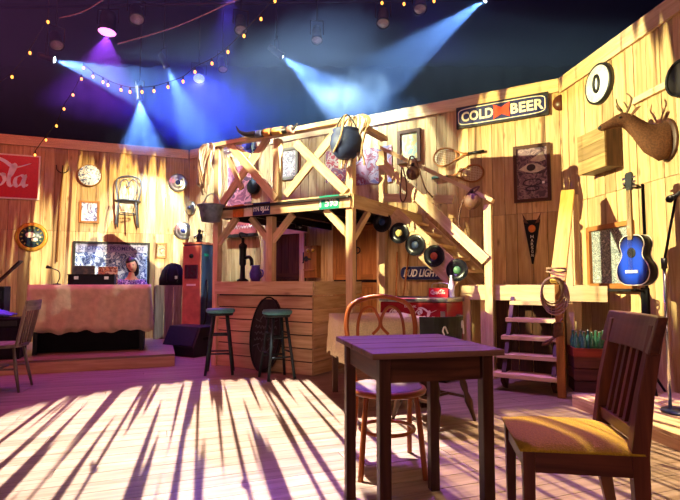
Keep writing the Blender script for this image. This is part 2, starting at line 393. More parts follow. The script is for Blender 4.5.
SCRIPT += [_C(0, 0), _o(1.45), _c(2.5), _a(3.4), [(4.55, .55), (5.05, .6)], _C(5.1, 1), _o(6.5),
           [(7.45, .45), (7.9, 1.0), (8.2, 1.75), (8.0, 1.95), (7.8, 1.3), (7.7, .3), (7.95, .03), (8.25, .3)], _a(8.2),
           [(5.9, 2.35), (6.6, 2.45), (7.3, 2.2), (8.0, 1.75), (8.6, 1.8), (9.5, 2.15)],
           [(.6, .02), (1.4, -.45), (2.4, -.4), (3.4, -.1), (4.4, -.35)]]

# ================================================================== the setting
WH = 3.62
def boards(mb, u0, u1, z0, z1, wid=.165, seam=None, y=0., th=.022):
    u = u0
    while u < u1-.02:
        wd = min(wid*(.85+.3*rng.random()), u1-u); jy = rng.random()*.006
        cuts = [z0, z1] if seam is None else [z0, seam+rng.choice((0, 0, 0, .0)), z1]
        for a, b in zip(cuts, cuts[1:]):
            if b-a > .01: mb.box((u+wd/2, y+th/2+jy, (a+b)/2), (wd-.006, th, b-a-.005))
        u += wd
    return mb
def wall(name, key, u0, u1, seam):
    o, rz = WALLS[key]; mb = boards(MB(), u0, u1, 0, WH, seam=seam)
    return struct(mb.build(name, PINE, loc=o, rz=rz))
def wall_core(name, key, u0, u1):
    o, rz = WALLS[key]; return struct(MB().box(((u0+u1)/2, .055, WH/2), (u1-u0, .05, WH-.01)).build(name, BLACKW, loc=o, rz=rz))
wall('wall_back', 'back', -6.7, 0, 1.95); wall('wall_right', 'right', 0, 4.2, 2.02); wall('wall_left', 'left', -6.2, 0, 1.98)
wall_core('wall_back_frame', 'back', -6.7, 0); wall_core('wall_right_frame', 'right', 0, 4.2); wall_core('wall_left_frame', 'left', -6.2, 0)
for i, (k, u0, u1, h) in enumerate((('back', -6.66, -.02, .15), ('left', -6.2, -.03, .15), ('right', .02, 4.2, .17))):
    o, rz = WALLS[k]
    struct(MB().box(((u0+u1)/2, -.017, WH-h/2), (u1-u0, .03, h)).box(((u0+u1)/2, .03, WH+.012), (u1-u0, .11, .022)).build('trim_%d' % (i+1), PINEB, loc=o, rz=rz))
struct(MB().box((2.75, -.018, 2.86), (2.9, .034, .06)).build('trim_4', PINEB, loc=RC, rz=RR))
# floor of long boards running along the left wall
fl = MB(); v = -6.5
while v < 8.5:
    u = -9 + rng.random()*1.5
    while u < 9:
        ln = 2.4 + rng.random()*1.2; fl.box((u+ln/2, v+.07, -.0125), (ln-.004, .136, .025)); u += ln
    v += .14
struct(fl.build('floor', FLOORW, loc=(0, 4, 0), rz=RL))
struct(MB().box((0, 4, -.06), (22, 20, .06)).build('floor_base', BLACKW))
struct(MB().box((0, 4, 6.6), (22, 20, .1)).build('ceiling', DRAPE))
# black drapes round the hall, in folds
dr = MB(); pts = []
for i in range(121):
    x = -10 + i*20/120; pts.append((x, 12.4 + .07*sin(i*1.7)))
vs = [V((x, y, z)) for z in (0, 6.6) for x, y in pts]; n_ = len(pts)
dr.add(vs, [(i, i+1, n_+i+1, n_+i) for i in range(n_-1)], smooth=True)
struct(dr.build('wall_drape', DRAPE))

def riser(name, c, size, rz, label):
    t = thing(name, label, 'stage riser', c, rz)
    sx, sy, h = size; m = MB(); y = -sy/2
    while y < sy/2-.01:
        wd = min(.14, sy/2-y); m.box((0, y+wd/2, h-.0125), (sx, wd-.004, .025)); y += wd
    m.build('deck', FLOORW if 'left' in label else PINEB, t)
    f = MB(); f.box((0, -sy/2+.012, (h-.027)/2), (sx, .022, h-.03)); f.build('front_board', BARW, t)
    f = MB(); f.box((sx/2-.012, .012, (h-.027)/2), (.022, sy-.03, h-.03)).box((-sx/2+.012, .012, (h-.027)/2), (.022, sy-.03, h-.03)); f.build('side_board', BARW, t)
    return t
def Lf(u, d, z=0.): return LC + wx('left')*u - wy('left')*d + V((0, 0, z))
riser('stage_riser', Lf(-3.35, 2.3), (6.08, 2.1, .155), RL, 'low plank stage riser on the left carrying the burlap-covered table')
def Rf(u, d, z=0.): return RC + wx('right')*u - wy('right')*d + V((0, 0, z))
riser('platform_riser', Rf(2.55, .56), (1.6, .95, .10), RR, 'low bright plank platform under the microphone stand, beside the red crates')

# doors and windows in the walls
def door(name, x0, x1, yt, label=None, dutch=False, mat=DARKW, frame=PINEB):
    u0, _ = wu('back', x0, 260); u1, _ = wu('back', x1, 260); _, zt = wu('back', (x0+x1)/2, yt)
    o = wpos('back', (u0+u1)/2, 0); wd = u1-u0
    d = struct(MB().box((0, -.012, zt/2), (wd, .03, zt)).build(name, BLACKW, loc=o, rz=RB))
    fr = MB(); t = .09
    for sx in (-1, 1): fr.box((sx*(wd/2-t/2), -.04, zt/2), (t, .05, zt))
    fr.box((0, -.045, zt+.045), (wd+.16, .06, .11)); fr.build('door_frame', frame, d)
    if dutch:
        for sx in (-1, 1):
            for z0, z1 in ((.03, 1.06), (1.1, zt-.03)):
                p = MB(); x = sx*(wd/4-.02); w2 = wd/2-.13
                p.box((x, -.035, (z0+z1)/2), (w2, .02, z1-z0))
                for q in (-1, 1): p.box((x+q*(w2/2-.035), -.05, (z0+z1)/2), (.07, .016, z1-z0))
                for z in (z0+.04, z1-.04): p.box((x, -.05, z), (w2-.14, .016, .08))
                p.build('door_leaf', mat, d)
        MB().torus((.06, -.068, 1.55), .045, .009).build('ring_handle', BLACKM, d)
    else:
        p = MB(); boards(p, -wd/2+.1, wd/2-.1, .02, zt-.02, .14, None, -.045, .02); p.build('door_leaf', mat, d)
        MB().box((0, -.056, zt*.62), (wd-.2, .02, .09)).box((0, -.056, .35), (wd-.2, .02, .09)).build('ledge', mat, d)
    return d
door('door_1', 266, 306, 234)
door('door_2', 330, 384, 224, dutch=True, mat=OAK)
c, W_, H_ = wrect('right', 592, 634, 226, 286)
wn = struct(MB().box((0, -.012, 0), (W_-.06, .012, H_-.06)).build('window_1', FOIL, loc=c, rz=RR))
f = MB()
for sx in (-1, 1): f.box((sx*W_/2, -.025, 0), (.05, .05, H_+.05))
for sz in (-1, 1): f.box((0, -.025, sz*H_/2), (W_-.05, .05, .05))
f.build('window_frame', OAK, wn)
MB().box((0, -.04, -H_/2-.04), (W_+.12, .085, .03)).build('window_sill', BLACKW, wn)

# ================================================================== loft, stairs, bar
t = thing('loft_balcony', 'raised pine balcony with crossed braces over the bar, licence plates along its edge', 'balcony', B(2.9, 1.0), RB)
DZ = 2.0
m = MB(); d = .03
while d < 2.0: m.box(B(2.92, d+.07, DZ-.012), (2.06, .136, .024), rz=RB); d += .14
m.build('deck', BLACKW, t, True)
m = MB()
for s in (1.95, 2.4, 2.9, 3.4, 3.86): m.beam(B(s, .05, DZ-.07), B(s, 2.0, DZ-.07), .04, .09)
m.build('joists', BLACKW, t, True)
MB().beam(B(1.89, 2.06, DZ-.05), B(3.97, 2.06, DZ-.05), .035, .15).build('front_fascia', PINEB, t, True)
MB().beam(B(1.89, 2.03, DZ-.05), B(1.89, .03, DZ-.05), .035, .15).build('side_fascia', PINEB, t, True)
for s, z1 in ((3.93, 2.83), (2.95, 2.8), (1.925, 2.83)): MB().beam(B(s, 2.0, DZ-.0 if s == 2.95 else 0), B(s, 2.0, z1), .085, .085, up=(.515, .857, 0)).build('post', PINEB, t, True, bevel=.004)
MB().beam(B(3.12, 1.9, 0), B(3.12, 1.9, DZ-.13), .09, .09, up=(.515, .857, 0)).build('post', PINEB, t, True)
MB().beam(B(1.86, 2.02, 2.86), B(4.03, 2.02, 2.86), .11, .05).build('top_rail', PINEB, t, True)
MB().beam(B(1.92, 1.98, 2.86), B(1.92, 1.15, 2.86), .09, .05).build('top_rail', PINEB, t, True)
RU = (.515, .857, 0)
def brace(p0, p1, w=.095, th=.03, mat=PINEB, par=t): MB().beam(p0, p1, w, th, up=RU).build('brace', mat, par, True)
def fr(px, py, d=2.07):       # a point on the balcony's front plane
    n = V((.515, .857, 0)); dd = ray(px, py); return EYE + dd*((RC - n*d - EYE).dot(n)/dd.dot(n))
brace(fr(221, 205, 2.02), fr(268, 138, 2.02)); brace(fr(232, 147, 2.06), fr(276, 199, 2.06))
brace(fr(229, 158, 2.04), fr(242, 189, 2.04), .06); brace(fr(228, 145, 2.04), fr(250, 156, 2.04), .06)
brace(fr(286, 195, 2.03), fr(341, 126, 2.03)); brace(fr(296, 143, 2.07), fr(346, 192, 2.07))
for s, q in ((3.93, -1), (3.12, -1), (3.12, 1), (1.925, 1)): brace(B(s, 2.0 if s != 3.12 else 1.9, 1.55), B(s+.33*q, 2.0 if s != 3.12 else 1.9, DZ-.12), .075, .05)
brace(B(1.92, 1.95, 1.55), B(1.92, 1.6, DZ-.12), .05, .07)

def plate(x0, x1, mat, txt, tcol, label, trim=None):
    p = (fr(x0, 209, 2.083)+fr(x1, 209, 2.083))/2; wd = (fr(x1, 209, 2.083)-fr(x0, 209, 2.083)).length
    p.z = DZ-.05; q = thing('licence_plate', label, 'licence plate', p, RB, 'licence plates on the balcony edge')
    pl = MB().box((0, 0, 0), (wd, .008, .155)); pl.build('plate', mat, q, bevel=.003)
    if txt: lettering(txt, 'characters', tcol, q, wd*.90, .105, (0, -.005, 0), .003, bold=.03)
    return q
plate(233, 243.5, ORANGE, '', None, 'plain orange licence plate at the far left of the balcony edge')
plate(253, 270, NAVY, 'FN 8J22', WHITE, 'blue licence plate with white characters on the balcony edge')
plate(319, 339, GREEN, '1 595', WHITE, 'green licence plate with white characters on the balcony edge')
plate(244.5, 252, CREAM, '', None, 'small cream blank plate between the orange and blue plates')

# bar counter
BH = 1.07
t = thing('bar_counter', 'rough plank bar counter under the balcony', 'bar', B(3.1, 1.6), RB)
b0, b1, bd = 2.42, 3.9, 2.02
m = MB(); z = .0
for h in (.15,)*6:
    m.beam(B(b0, bd-.012, z+h/2), B(b1, bd-.012, z+h/2), .024, h-.014); z += h
m.build('front_panel', BARW, t, True)
MB().beam(B(b0+.03, bd-.035, .5), B(b1, bd-.035, .5), .02, .98).build('backing', BLACKW, t, True)
m = MB(); z = 0
for h in (.15,)*6:
    m.beam(B(b0+.012, bd-.03, z+h/2), B(b0+.012, .9, z+h/2), .024, h-.006); z += h
m.build('side_panel', BARW, t, True)
m = MB().beam(B(b0-.02, bd+.012, BH-.08), B(b1+.02, bd+.012, BH-.08), .03, .16).beam(B(b0-.012, bd-.01, BH-.08), B(b0-.012, .9, BH-.08), .03, .16)
m.build('cap_board', PINEB, t, True)
m = MB().beam(B(b0+.005, bd-.2, BH-.02), B(b1, bd-.2, BH-.02), .38, .036).beam(B(b0+.2, bd-.40, BH-.02), B(b0+.2, .9, BH-.02), .38, .036)
m.build('countertop', BARW, t, True)

# stair landing
LZ = 1.03; LD = 1.05
t = thing('stair_landing', 'square pine stair landing in the corner between the two flights', 'platform', B(.4, .6), RB)
m = MB(); d = .04
while d < LD-.05: m.beam(B(-.02-.5*max(0, d)*.72, d+.07, LZ-.015), B(.96, d+.07, LZ-.015), .134, .03); d += .14
m.build('deck', PINEB, t, True)
MB().beam(B(-.5, LD, LZ-.09), B(.99, LD, LZ-.09), .035, .16).build('fascia', PINEB, t, True)
MB().beam(B(.975, LD-.02, LZ-.09), B(.975, .04, LZ-.09), .03, .15).build('fascia', PINEB, t, True)
for s in (.95, .74): MB().beam(B(s, LD-.06, 0), B(s, LD-.06, LZ-.17), .09, .07, up=RU).build('leg', PINEB, t, True)
m = MB(); x = .66
for i, wd in enumerate((.16, .09, .15, .2, .12)):
    m.beam(B(x-wd/2, LD-.22, .0), B(x-wd/2, LD-.22, LZ-.04), wd-.01, .02, up=RU); x -= wd
m.build('skirt_panel', [DARKW], t, True)
MB().beam(B(.66, LD+.045, 0), B(.66, LD+.045, 1.93), .085, .085, up=RU).build('newel_post', PINEB, t, True, bevel=.004)
MB().beam(B(-.2, .86, 0), B(-.2, .86, 2.0), .08, .07, up=RU).build('newel_post', PINEB, t, True)

# upper flight along the back wall
t = thing('upper_staircase', 'upper pine stair flight from the landing to the balcony with records on its side', 'stairs', B(1.4, .7), RB)
m = MB().beam(B(.99, 1.10, LZ+.05), B(1.86, 1.10, DZ-.12), .28, .04, up=RU); m.build('stringer', PINEB, t, True)
m = MB().beam(B(1.0, .12, LZ+.03), B(1.86, .12, DZ-.12), .24, .04, up=RU); m.build('stringer', PINEB, t, True)
for k in range(5):
    s = .98+.19*k; z = LZ+.165*(k+1)
    MB().beam(B(s+.1, .1, z), B(s+.1, 1.13, z), .22, .035).build('tread', PINEB, t, True)
RD = 1.10
MB().beam(B(1.97, RD, 0), B(1.97, RD, 2.72), .08, .08, up=RU).build('newel_post', PINEB, t, True)
MB().beam(B(2.05, RD-.0, 2.80), B(.60, RD+.0, 1.97), .10, .045).build('handrail', PINEB, t, True)
MB().beam(B(2.0, RD+.05, 2.60), B(.68, RD+.05, 1.30), .115, .03, up=RU).build('brace', PINEB, t, True)
MB().beam(B(1.95, RD+.03, 2.12), B(1.05, RD+.03, 2.02), .10, .03, up=RU).build('brace', PINEB, t, True)

# lower flight towards the room
t = thing('lower_staircase', 'short open pine stair flight from the floor up to the landing', 'stairs', B(.2, 1.5), RB)
for k in range(5):
    d = 1.70-.125*k; z = .17+.172*k
    MB().beam(B(-.10, d-.1, z-.02), B(.50-.02*k, d-.1, z-.02), .23, .04).build('tread', PINEB, t, True, bevel=.004)
for s in (-.06, .40): MB().beam(B(s, 1.62, .05), B(s, 1.09, .86), .04, .16).build('stringer', DARKW, t, True)
MB().beam(B(-.135, 1.70, 0), B(-.135, 1.70, 1.10), .07, .06, up=RU).build('newel_post', OAK, t, True, bevel=.004)
hr = MB().beam(B(-.135, 1.76, 1.06), B(-.15, .90, 2.04), .13, .045); hr.build('handrail', YELW, t, True, bevel=.004)
MB().beam(B(-.15, 1.0, .1), B(-.15, 1.0, 1.9), .07, .06, up=RU).build('newel_post', PINEB, t, True)

# fill lights added under the balcony joists to brighten the bar and back wall
def added_fill_light(label, p):
    t = thing('added_fill_light', label, 'light', p, RB, 'added fill lights under the balcony')
    MB().lathe([(0, 0), (.05, 0), (.05, -.05), (.045, -.05), (.04, -.012), (0, -.012)], 18).build('can', BLACKM, t)
    MB().lathe([(0, -.016), (.036, -.016), (.036, -.020), (0, -.022)], 16).build('fill_glow_face', glow('downlight face', (1, .72, .4), 3), t)
    o = spot('added_fill_lamp', p+V((0, 0, -.03)), p+wy('back')*.6+V((0, 0, -1.0)), 120, 55, (1, .58, .34), blend=.8, radius=.04)
added_fill_light('small black fill light added under the left half of the balcony', B(3.35, 1.0, DZ-.116)); added_fill_light('small black fill light added under the right half of the balcony', B(2.38, .95, DZ-.116))

# ================================================================== furniture
def bentwood(name, label, mats, loc, rz, group=None):
    fm, sm = mats; t = thing(name, label, 'chair', loc, rz, group)
    MB().lathe([(0, .43), (.19, .43), (.205, .44), (.205, .455), (.19, .468), (0, .462)], 28).build('seat', sm, t)
    MB().torus((0, 0, .445), .207, .018, Matrix.Rotation(pi/2, 3, 'X'), 32).build('seat_ring', fm, t)
    for sx in (-1, 1):
        MB().tube(smooth_path([(sx*.135, -.14, .43), (sx*.15, -.16, .30), (sx*.175, -.185, 0)]), .0155, 8).build('leg', fm, t)
        MB().tube(smooth_path([(sx*.165, .135, .43), (sx*.165, .17, .25), (sx*.18, .25, 0)]), .0155, 8).build('leg', fm, t)
    MB().torus((0, .01, .22), .155, .011, Matrix.Rotation(pi/2, 3, 'X'), 28).build('stretcher_ring', fm, t)
    hoop = smooth_path([(-.165, .135, .44), (-.195, .175, .62), (-.215, .22, .80), (-.17, .25, .92), (0, .262, .965), (.17, .25, .92), (.215, .22, .80), (.195, .175, .62), (.165, .135, .44)], 6)
    MB().tube(hoop, .0155, 8).build('back_hoop', fm, t)
    for sx in (-1, 1):
        lp = smooth_path([(sx*.03, .18, .45), (sx*.10, .19, .55), (sx*.145, .215, .72), (sx*.125, .24, .86), (sx*.06, .252, .90), (sx*.012, .248, .84), (sx*.006, .236, .78), (sx*.05, .235, .73)], 6)
        MB().tube(lp, .010, 8).build('back_loop', fm, t)
    return t
BWSEAT = plain('worn cane seat', '#6e5a52', .5, nscale=120)
bentwood('bentwood_chair', 'honey brown bentwood chair with looped back behind the bare plank table', (HONEY, BWSEAT), (.27, 2.92, 0), rad(4))
DKBL = plain('dark bentwood', '#33333e', .5)
c0 = onwall('left', 127, 226, .33)
bentwood('bentwood_chair', 'dark bentwood chair hung high on the left plank wall', (DKBL, DKBL), c0, RL)

def slat_chair():
    t = thing('dining_chair', 'dark slat-back dining chair with a mustard yellow upholstered seat', 'chair', (.90, 2.03, 0), rad(-99.5))
    W2, D2 = .215, .205
    pad = MB(); nx, ny = 12, 12; vs = []
    for z in (0, 1):
        for j in range(ny+1):
            for i in range(nx+1):
                a, b = i/nx*2-1, j/ny*2-1; e = max(abs(a), abs(b)); fw = 1-.07*(b+1)/2
                zz = .445 if z == 0 else .452 + .036*(1-abs(a)**4)*(1-abs(b)**4)
                vs.append(V((a*(W2+.012)*fw, b*(D2+.012), zz)))
    n1 = (nx+1)*(ny+1); fs = []
    for j in range(ny):
        for i in range(nx):
            q = j*(nx+1)+i; fs += [(q, q+nx+1, q+nx+2, q+1), (n1+q, n1+q+1, n1+q+nx+2, n1+q+nx+1)]
    rim = [i for i in range(nx+1)] + [j*(nx+1)+nx for j in range(1, ny+1)] + [ny*(nx+1)+i for i in range(nx-1, -1, -1)] + [j*(nx+1) for j in range(ny-1, 0, -1)]
    for a, b in zip(rim, rim[1:]+rim[:1]): fs.append((a, b, n1+b, n1+a))
    pad.add(vs, fs, smooth=True); pad.build('seat_cushion', CUSHION, t)
    m = MB().box((0, -D2+.02, .405), (2*W2-.08, .022, .075)); m.build('apron', REDW, t)
    m = MB().box((0, D2-.02, .405), (2*W2-.10, .022, .075)); m.build('apron', REDW, t)
    for sx in (-1, 1): MB().box((sx*(W2-.02), 0, .405), (.022, 2*D2-.06, .075)).build('apron', REDW, t)
    def leg(x0, y0, z0, x1, y1, z1, a, b):
        m = MB(); vs = [V((x+sx*h, y+sy*h, z)) for x, y, z, h in ((x0, y0, z0, a/2), (x1, y1, z1, b/2)) for sx, sy in ((-1, -1), (1, -1), (1, 1), (-1, 1))]
        m.add(vs, [(0, 3, 2, 1), (4, 5, 6, 7)]+[(i, (i+1) % 4, 4+(i+1) % 4, 4+i) for i in range(4)], [V((v.z, v.x, v.y)) for v in vs]); return m
    for sx in (-1, 1):
        leg(sx*(W2-.02), -D2+.02, 0, sx*(W2-.02), -D2+.02, .444, .032, .044).build('leg', REDW, t, bevel=.003)
        m = MB(); ys = [(D2+.03, 0, .032), (D2-.01, .25, .05), (D2-.015, .45, .06), (D2+.01, .65, .054), (D2+.06, .90, .042)]
        vs = []; 
        for y, z, h in ys:
            x = sx*(W2-.028+ (0.0 if z < .4 else .012*(z-.4)))
            vs += [V((x-h/2*.8, y-h/2, z)), V((x+h/2*.8, y-h/2, z)), V((x+h/2*.8, y+h/2, z)), V((x-h/2*.8, y+h/2, z))]
        fs = [(0, 3, 2, 1), (16, 17, 18, 19)] + [(4*k+i, 4*k+(i+1) % 4, 4*k+4+(i+1) % 4, 4*k+4+i) for k in range(4) for i in range(4)]
        m.add(vs, fs, [V((v.z, v.x, v.y)) for v in vs]); m.build('rear_leg', REDW, t, bevel=.003)
    m = MB(); k = 10; vs = []
    for i in range(k+1):
        a = -1+2*i/k; x = a*(W2+.022); yb = .024*(1-a*a)
        for y, z in ((D2+.008+yb, .80), (D2+.046+yb, .80), (D2+.082+yb, .93), (D2+.044+yb, .93)): vs.append(V((x, y, z)))
    fs = [(4*i+j, 4*i+4+j, 4*i+4+(j+1) % 4, 4*i+(j+1) % 4) for i in range(k) for j in range(4)] + [(0, 1, 2, 3), (4*k+3, 4*k+2, 4*k+1, 4*k)]
    m.add(vs, fs); m.build('crest_rail', REDW, t, bevel=.005)
    MB().beam((-W2+.03, D2-.012, .505), (W2-.03, D2-.012, .505), .022, .045).build('lower_rail', REDW, t)
    for i in range(5):
        x = -.115+.0575*i; MB().beam((x, D2-.010, .52), (x, D2+.062, .84), .024, .014, up=(0, 1, 0)).build('slat', REDW, t)
    return t
slat_chair()

# bare plank table
t = thing('plank_table', 'dark wooden table with a bare plank top in the middle of the floor', 'table', (.325, 2.31, 0), rad(13))
TW, TD, TH = .56, .66, .78
m = MB(); n = 4
for i in range(n): m.box((0, -TD/2+(i+.5)*TD/n, TH-.012), (TW, TD/n-.009, .024))
m.build('tabletop', TABLEW, t, bevel=.003)
m = MB()
for sy in (-1, 1): m.box((0, sy*(TD/2-.07), TH-.075), (TW-.16, .02, .10))
for sx in (-1, 1): m.box((sx*(TW/2-.06), 0, TH-.075), (.02, TD-.2, .10))
m.build('apron', DARKW, t)
for sx in (-1, 1):
    for sy in (-1, 1): MB().box((sx*(TW/2-.06), sy*(TD/2-.06), (TH-.024)/2), (.048, .048, TH-.024)).build('leg', DARKW, t, bevel=.004)

# cloth-covered table behind
t = thing('draped_table', 'table under a cream cloth behind the bentwood chair', 'table', (.33, 4.62, 0), rad(10))
CW, CD = .72, .80
MB().box((0, 0, .725), (CW, CD, .03)).build('tabletop', DARKW, t)
for sx in (-1, 1):
    for sy in (-1, 1): MB().box((sx*(CW/2-.04), sy*(CD/2-.04), .355), (.05, .05, .71)).build('leg', DARKW, t)
def cloth(name, mat, loc, rz, W_, D_, H_, drop, label, cat, rag=.02, amp=.015, seed=1):
    rr = random.Random(seed); m = MB(); per = []; st = 40
    cs = [(-W_/2, -D_/2), (W_/2, -D_/2), (W_/2, D_/2), (-W_/2, D_/2)]
    for i in range(4):
        a, b = V(cs[i]), V(cs[(i+1) % 4])
        for k in range(st): per.append(a.lerp(b, k/st))
    K = len(per); ph = [rr.random()*6 for _ in range(4)]
    rows = 8; vs = []
    for r in range(rows+1):
        f = r/rows
        for i, p in enumerate(per):
            q = p.normalized(); wv = amp*f*(sin(i*.55+ph[0])+.6*sin(i*1.3+ph[1]+f*2)) + .006*sin(i*.9+f*9+ph[2])*min(1, f*3)
            nrm = V((0, -1)) if i < st else V((1, 0)) if i < 2*st else V((0, 1)) if i < 3*st else V((-1, 0))
            pp = p + nrm*(.012+.02*f+wv)
            zz = H_+.008 - drop*f - (rag*f*(sin(i*.41+ph[3])+.7*sin(i*1.07+ph[1])) if r == rows or rag else 0)*f
            vs.append(V((pp.x, pp.y, zz)))
    fs = [(r*K+i, (r+1)*K+i, (r+1)*K+(i+1) % K, r*K+(i+1) % K) for r in range(rows) for i in range(K)]
    fs.append(list(range(K)))
    m.add(vs, fs, smooth=True); o = m.build(name, mat, loc=loc, rz=rz); sd = o.modifiers.new('thick', 'SOLIDIFY'); sd.thickness = .004; sd.offset = 1
    return tag(o, label, cat)
cloth('tablecloth', CANVAS, (.33, 4.62, 0), rad(10), CW, CD, .742, .34, 'cream tablecloth hanging over the table behind the bentwood chair', 'tablecloth', seed=4)

# turned-leg captain chair with painted back
t = thing('captain_chair', 'low dark chair with turned legs and white scroll on its back, beside the cloth-covered table', 'chair', (.72, 3.92, 0), rad(-140))
MB().lathe([(0, .42), (.2, .42), (.215, .435), (.21, .455), (0, .445)], 24).build('seat', DARKW, t)
for sx in (-1, 1):
    for sy in (-1, 1):
        p0, p1 = V((sx*.13, sy*.13, .43)), V((sx*.22, sy*.22, 0)); K = 14
        pr = [.015, .017, .022, .016, .024, .028, .026, .018, .024, .030, .027, .020, .017, .014, .012]
        MB().tube([p0.lerp(p1, i/K) for i in range(K+1)], pr, 10).build('leg', DARKW, t)
MB().beam((-.18, -.17, .18), (-.18, .17, .18), .02, .02).beam((.18, -.17, .18), (.18, .17, .18), .02, .02).beam((-.18, 0, .18), (.18, 0, .18), .02, .02).build('stretcher', DARKW, t)
PB = plain('dark green painted back', '#1c2420', .45)
m = MB(); vs = []; K = 16
for i in range(K+1):
    a = -1.25+2.5*i/K
    for r, z in ((.215, .62), (.235, .62), (.25, .80), (.228, .80)): vs.append(V((r*sin(a), r*cos(a)*.9-.0, z+.0*abs(a))))
m.add(vs, [(4*i+j, 4*i+4+j, 4*i+4+(j+1) % 4, 4*i+(j+1) % 4) for i in range(K) for j in range(4)]+[(0, 1, 2, 3), (4*K+3, 4*K+2, 4*K+1, 4*K)]); bk = m.build('back_panel', PB, t)
m = MB()
for pth in ([(-.75, .66), (-.6, .69), (-.45, .76), (-.35, .75), (-.38, .71)], [(.35, .68), (.45, .73), (.52, .70), (.47, .67)]):
    m = MB().tube(smooth_path([(.246*sin(a), .246*cos(a)*.9+.004, z) for a, z in pth], 5), .006, 6); m.build('painted_scroll', WHITE, bk)

for i in range(7):
    a = -1.1+2.2*i/6; MB().cyl((.17*sin(a), .17*cos(a), .45), (.222*sin(a), .20*cos(a), .63), .009, n=8).build('spindle', DARKW, t)

# spindle chair at far left
t = thing('spindle_chair', 'worn spindle-back wooden chair in front of the left riser', 'chair', (-3.33, 5.0, 0), rad(-75))
m = MB(); K = 24; sq = [V((.21*math.copysign(abs(cos(2*pi*i/K))**.6, cos(2*pi*i/K)), .2*math.copysign(abs(sin(2*pi*i/K))**.6, sin(2*pi*i/K)), 0)) for i in range(K)]
m.add([q+V((0, 0, .425)) for q in sq]+[q*1.03+V((0, 0, .455)) for q in sq], [list(range(K))[::-1], list(range(K, 2*K))]+[(i, (i+1) % K, K+(i+1) % K, K+i) for i in range(K)]); m.build('seat', GREYW, t)
for sx in (-1, 1):
    for sy in (-1, 1): MB().tube([(sx*.13, sy*.13, .43), (sx*.165, sy*.17, .2), (sx*.19, sy*.21, 0)], [.014, .018, .011], 8).build('leg', GREYW, t)
MB().beam((-.16, -.16, .22), (-.16, .16, .22), .018, .018).beam((.16, -.16, .22), (.16, .16, .22), .018, .018).beam((-.16, 0, .22), (.16, 0, .22), .018, .018).build('stretcher', GREYW, t)
for sx in (-1, 1): MB().tube([(sx*.18, .17, .44), (sx*.19, .21, .65), (sx*.2, .255, .88)], [.016, .017, .014], 8).build('back_post', GREYW, t)
for i in range(4):
    x = -.105+.07*i; MB().tube([(x, .175, .44), (x, .22, .68), (x*1.05, .245, .82)], .009, 6).build('spindle', GREYW, t)
m = MB(); vs = []
for i in range(9):
    a = -1+i/4; x = a*.225; y = .235+.03*(1-a*a)
    for yy, z in ((y, .78), (y+.018, .78), (y+.028, .88), (y+.010, .88)): vs.append(V((x, yy, z)))
m.add(vs, [(4*i+j, 4*i+4+j, 4*i+4+(j+1) % 4, 4*i+(j+1) % 4) for i in range(8) for j in range(4)]+[(0, 1, 2, 3), (35, 34, 33, 32)]); m.build('crest_rail', GREYW, t)

# bar stools
def stool(loc, rz, label):
    t = thing('bar_stool', label, 'bar stool', loc, rz, 'bar stools at the counter')
    MB().lathe([(0, .70), (.15, .70), (.165, .712), (.168, .735), (.155, .752), (0, .756)], 28).build('seat', TEAL, t)
    MB().lathe([(0, .672), (.14, .672), (.15, .70), (0, .70)], 24).build('seat_board', STOOLW, t)
    for k in range(4):
        a = pi/4+k*pi/2; MB().tube([(.105*cos(a), .105*sin(a), .69), (.215*cos(a), .215*sin(a), 0)], [.019, .016], 8).build('leg', STOOLW, t)
    for z in (.24, .45):
        r = .105+(.69-z)/.69*.11
        for k in range(4):
            a, b = pi/4+k*pi/2, pi/4+(k+1)*pi/2; zz = z + (.05 if k % 2 else 0)
            MB().cyl((r*cos(a), r*sin(a), zz), (r*cos(b), r*sin(b), zz), .010, n=8).build('rung', STOOLW, t)
    return t
s0 = stool((-1.405, 5.92, 0), rad(10), 'bar stool with a teal seat near the left end of the bar')
p = atZ(279, 374, 0); dup(s0, 'bar stool with a teal seat standing before the dark oval board', (-.70, 5.62, 0), rad(28))

# oval board leaning on the bar front
p = B(3.05, bd+.12, 0); t = thing('oval_signboard', 'dark oval board with faint raised scrollwork leaning against the bar front', 'sign', p, RB)
tilt = Matrix.Rotation(rad(-9), 3, 'X'); ov = [(.24*cos(2*pi*i/48), .455*sin(2*pi*i/48)+.458) for i in range(48)]
MB().prism(ov, .03, tilt).build('board', BLACKW, t)
m = MB(); m.tube([tilt @ V((x*.93, -.018, (z-.458)*.94+.458)) for x, z in ov], .010, 6, True); m.build('rim', BLACKM, t)
SCR = plain('faded grey paint', '#4a4a4e', .6)
m = MB()
for zc, sgn in ((.62, 1), (.30, -1)):
    for q in (-1, 1):
        m.tube([tilt @ V((q*(.02+.055*k/14*1.6*abs(cos(k*.45))+.004*k), -.017, zc+sgn*.075*sin(k*.45)*(1-k/18))) for k in range(15)], .005, 5)
o = m.build('scrollwork', SCR, t)
m = MB()
for r_, z in enumerate((.53, .458, .385)):
    m.tube([tilt @ V((-.16+.32*k/22, -.017, z+.022*sin(k*1.9+r_)*(1 if k % 5 else .1))) for k in range(23)], .005, 5)
m.build('worn_lettering', SCR, t)

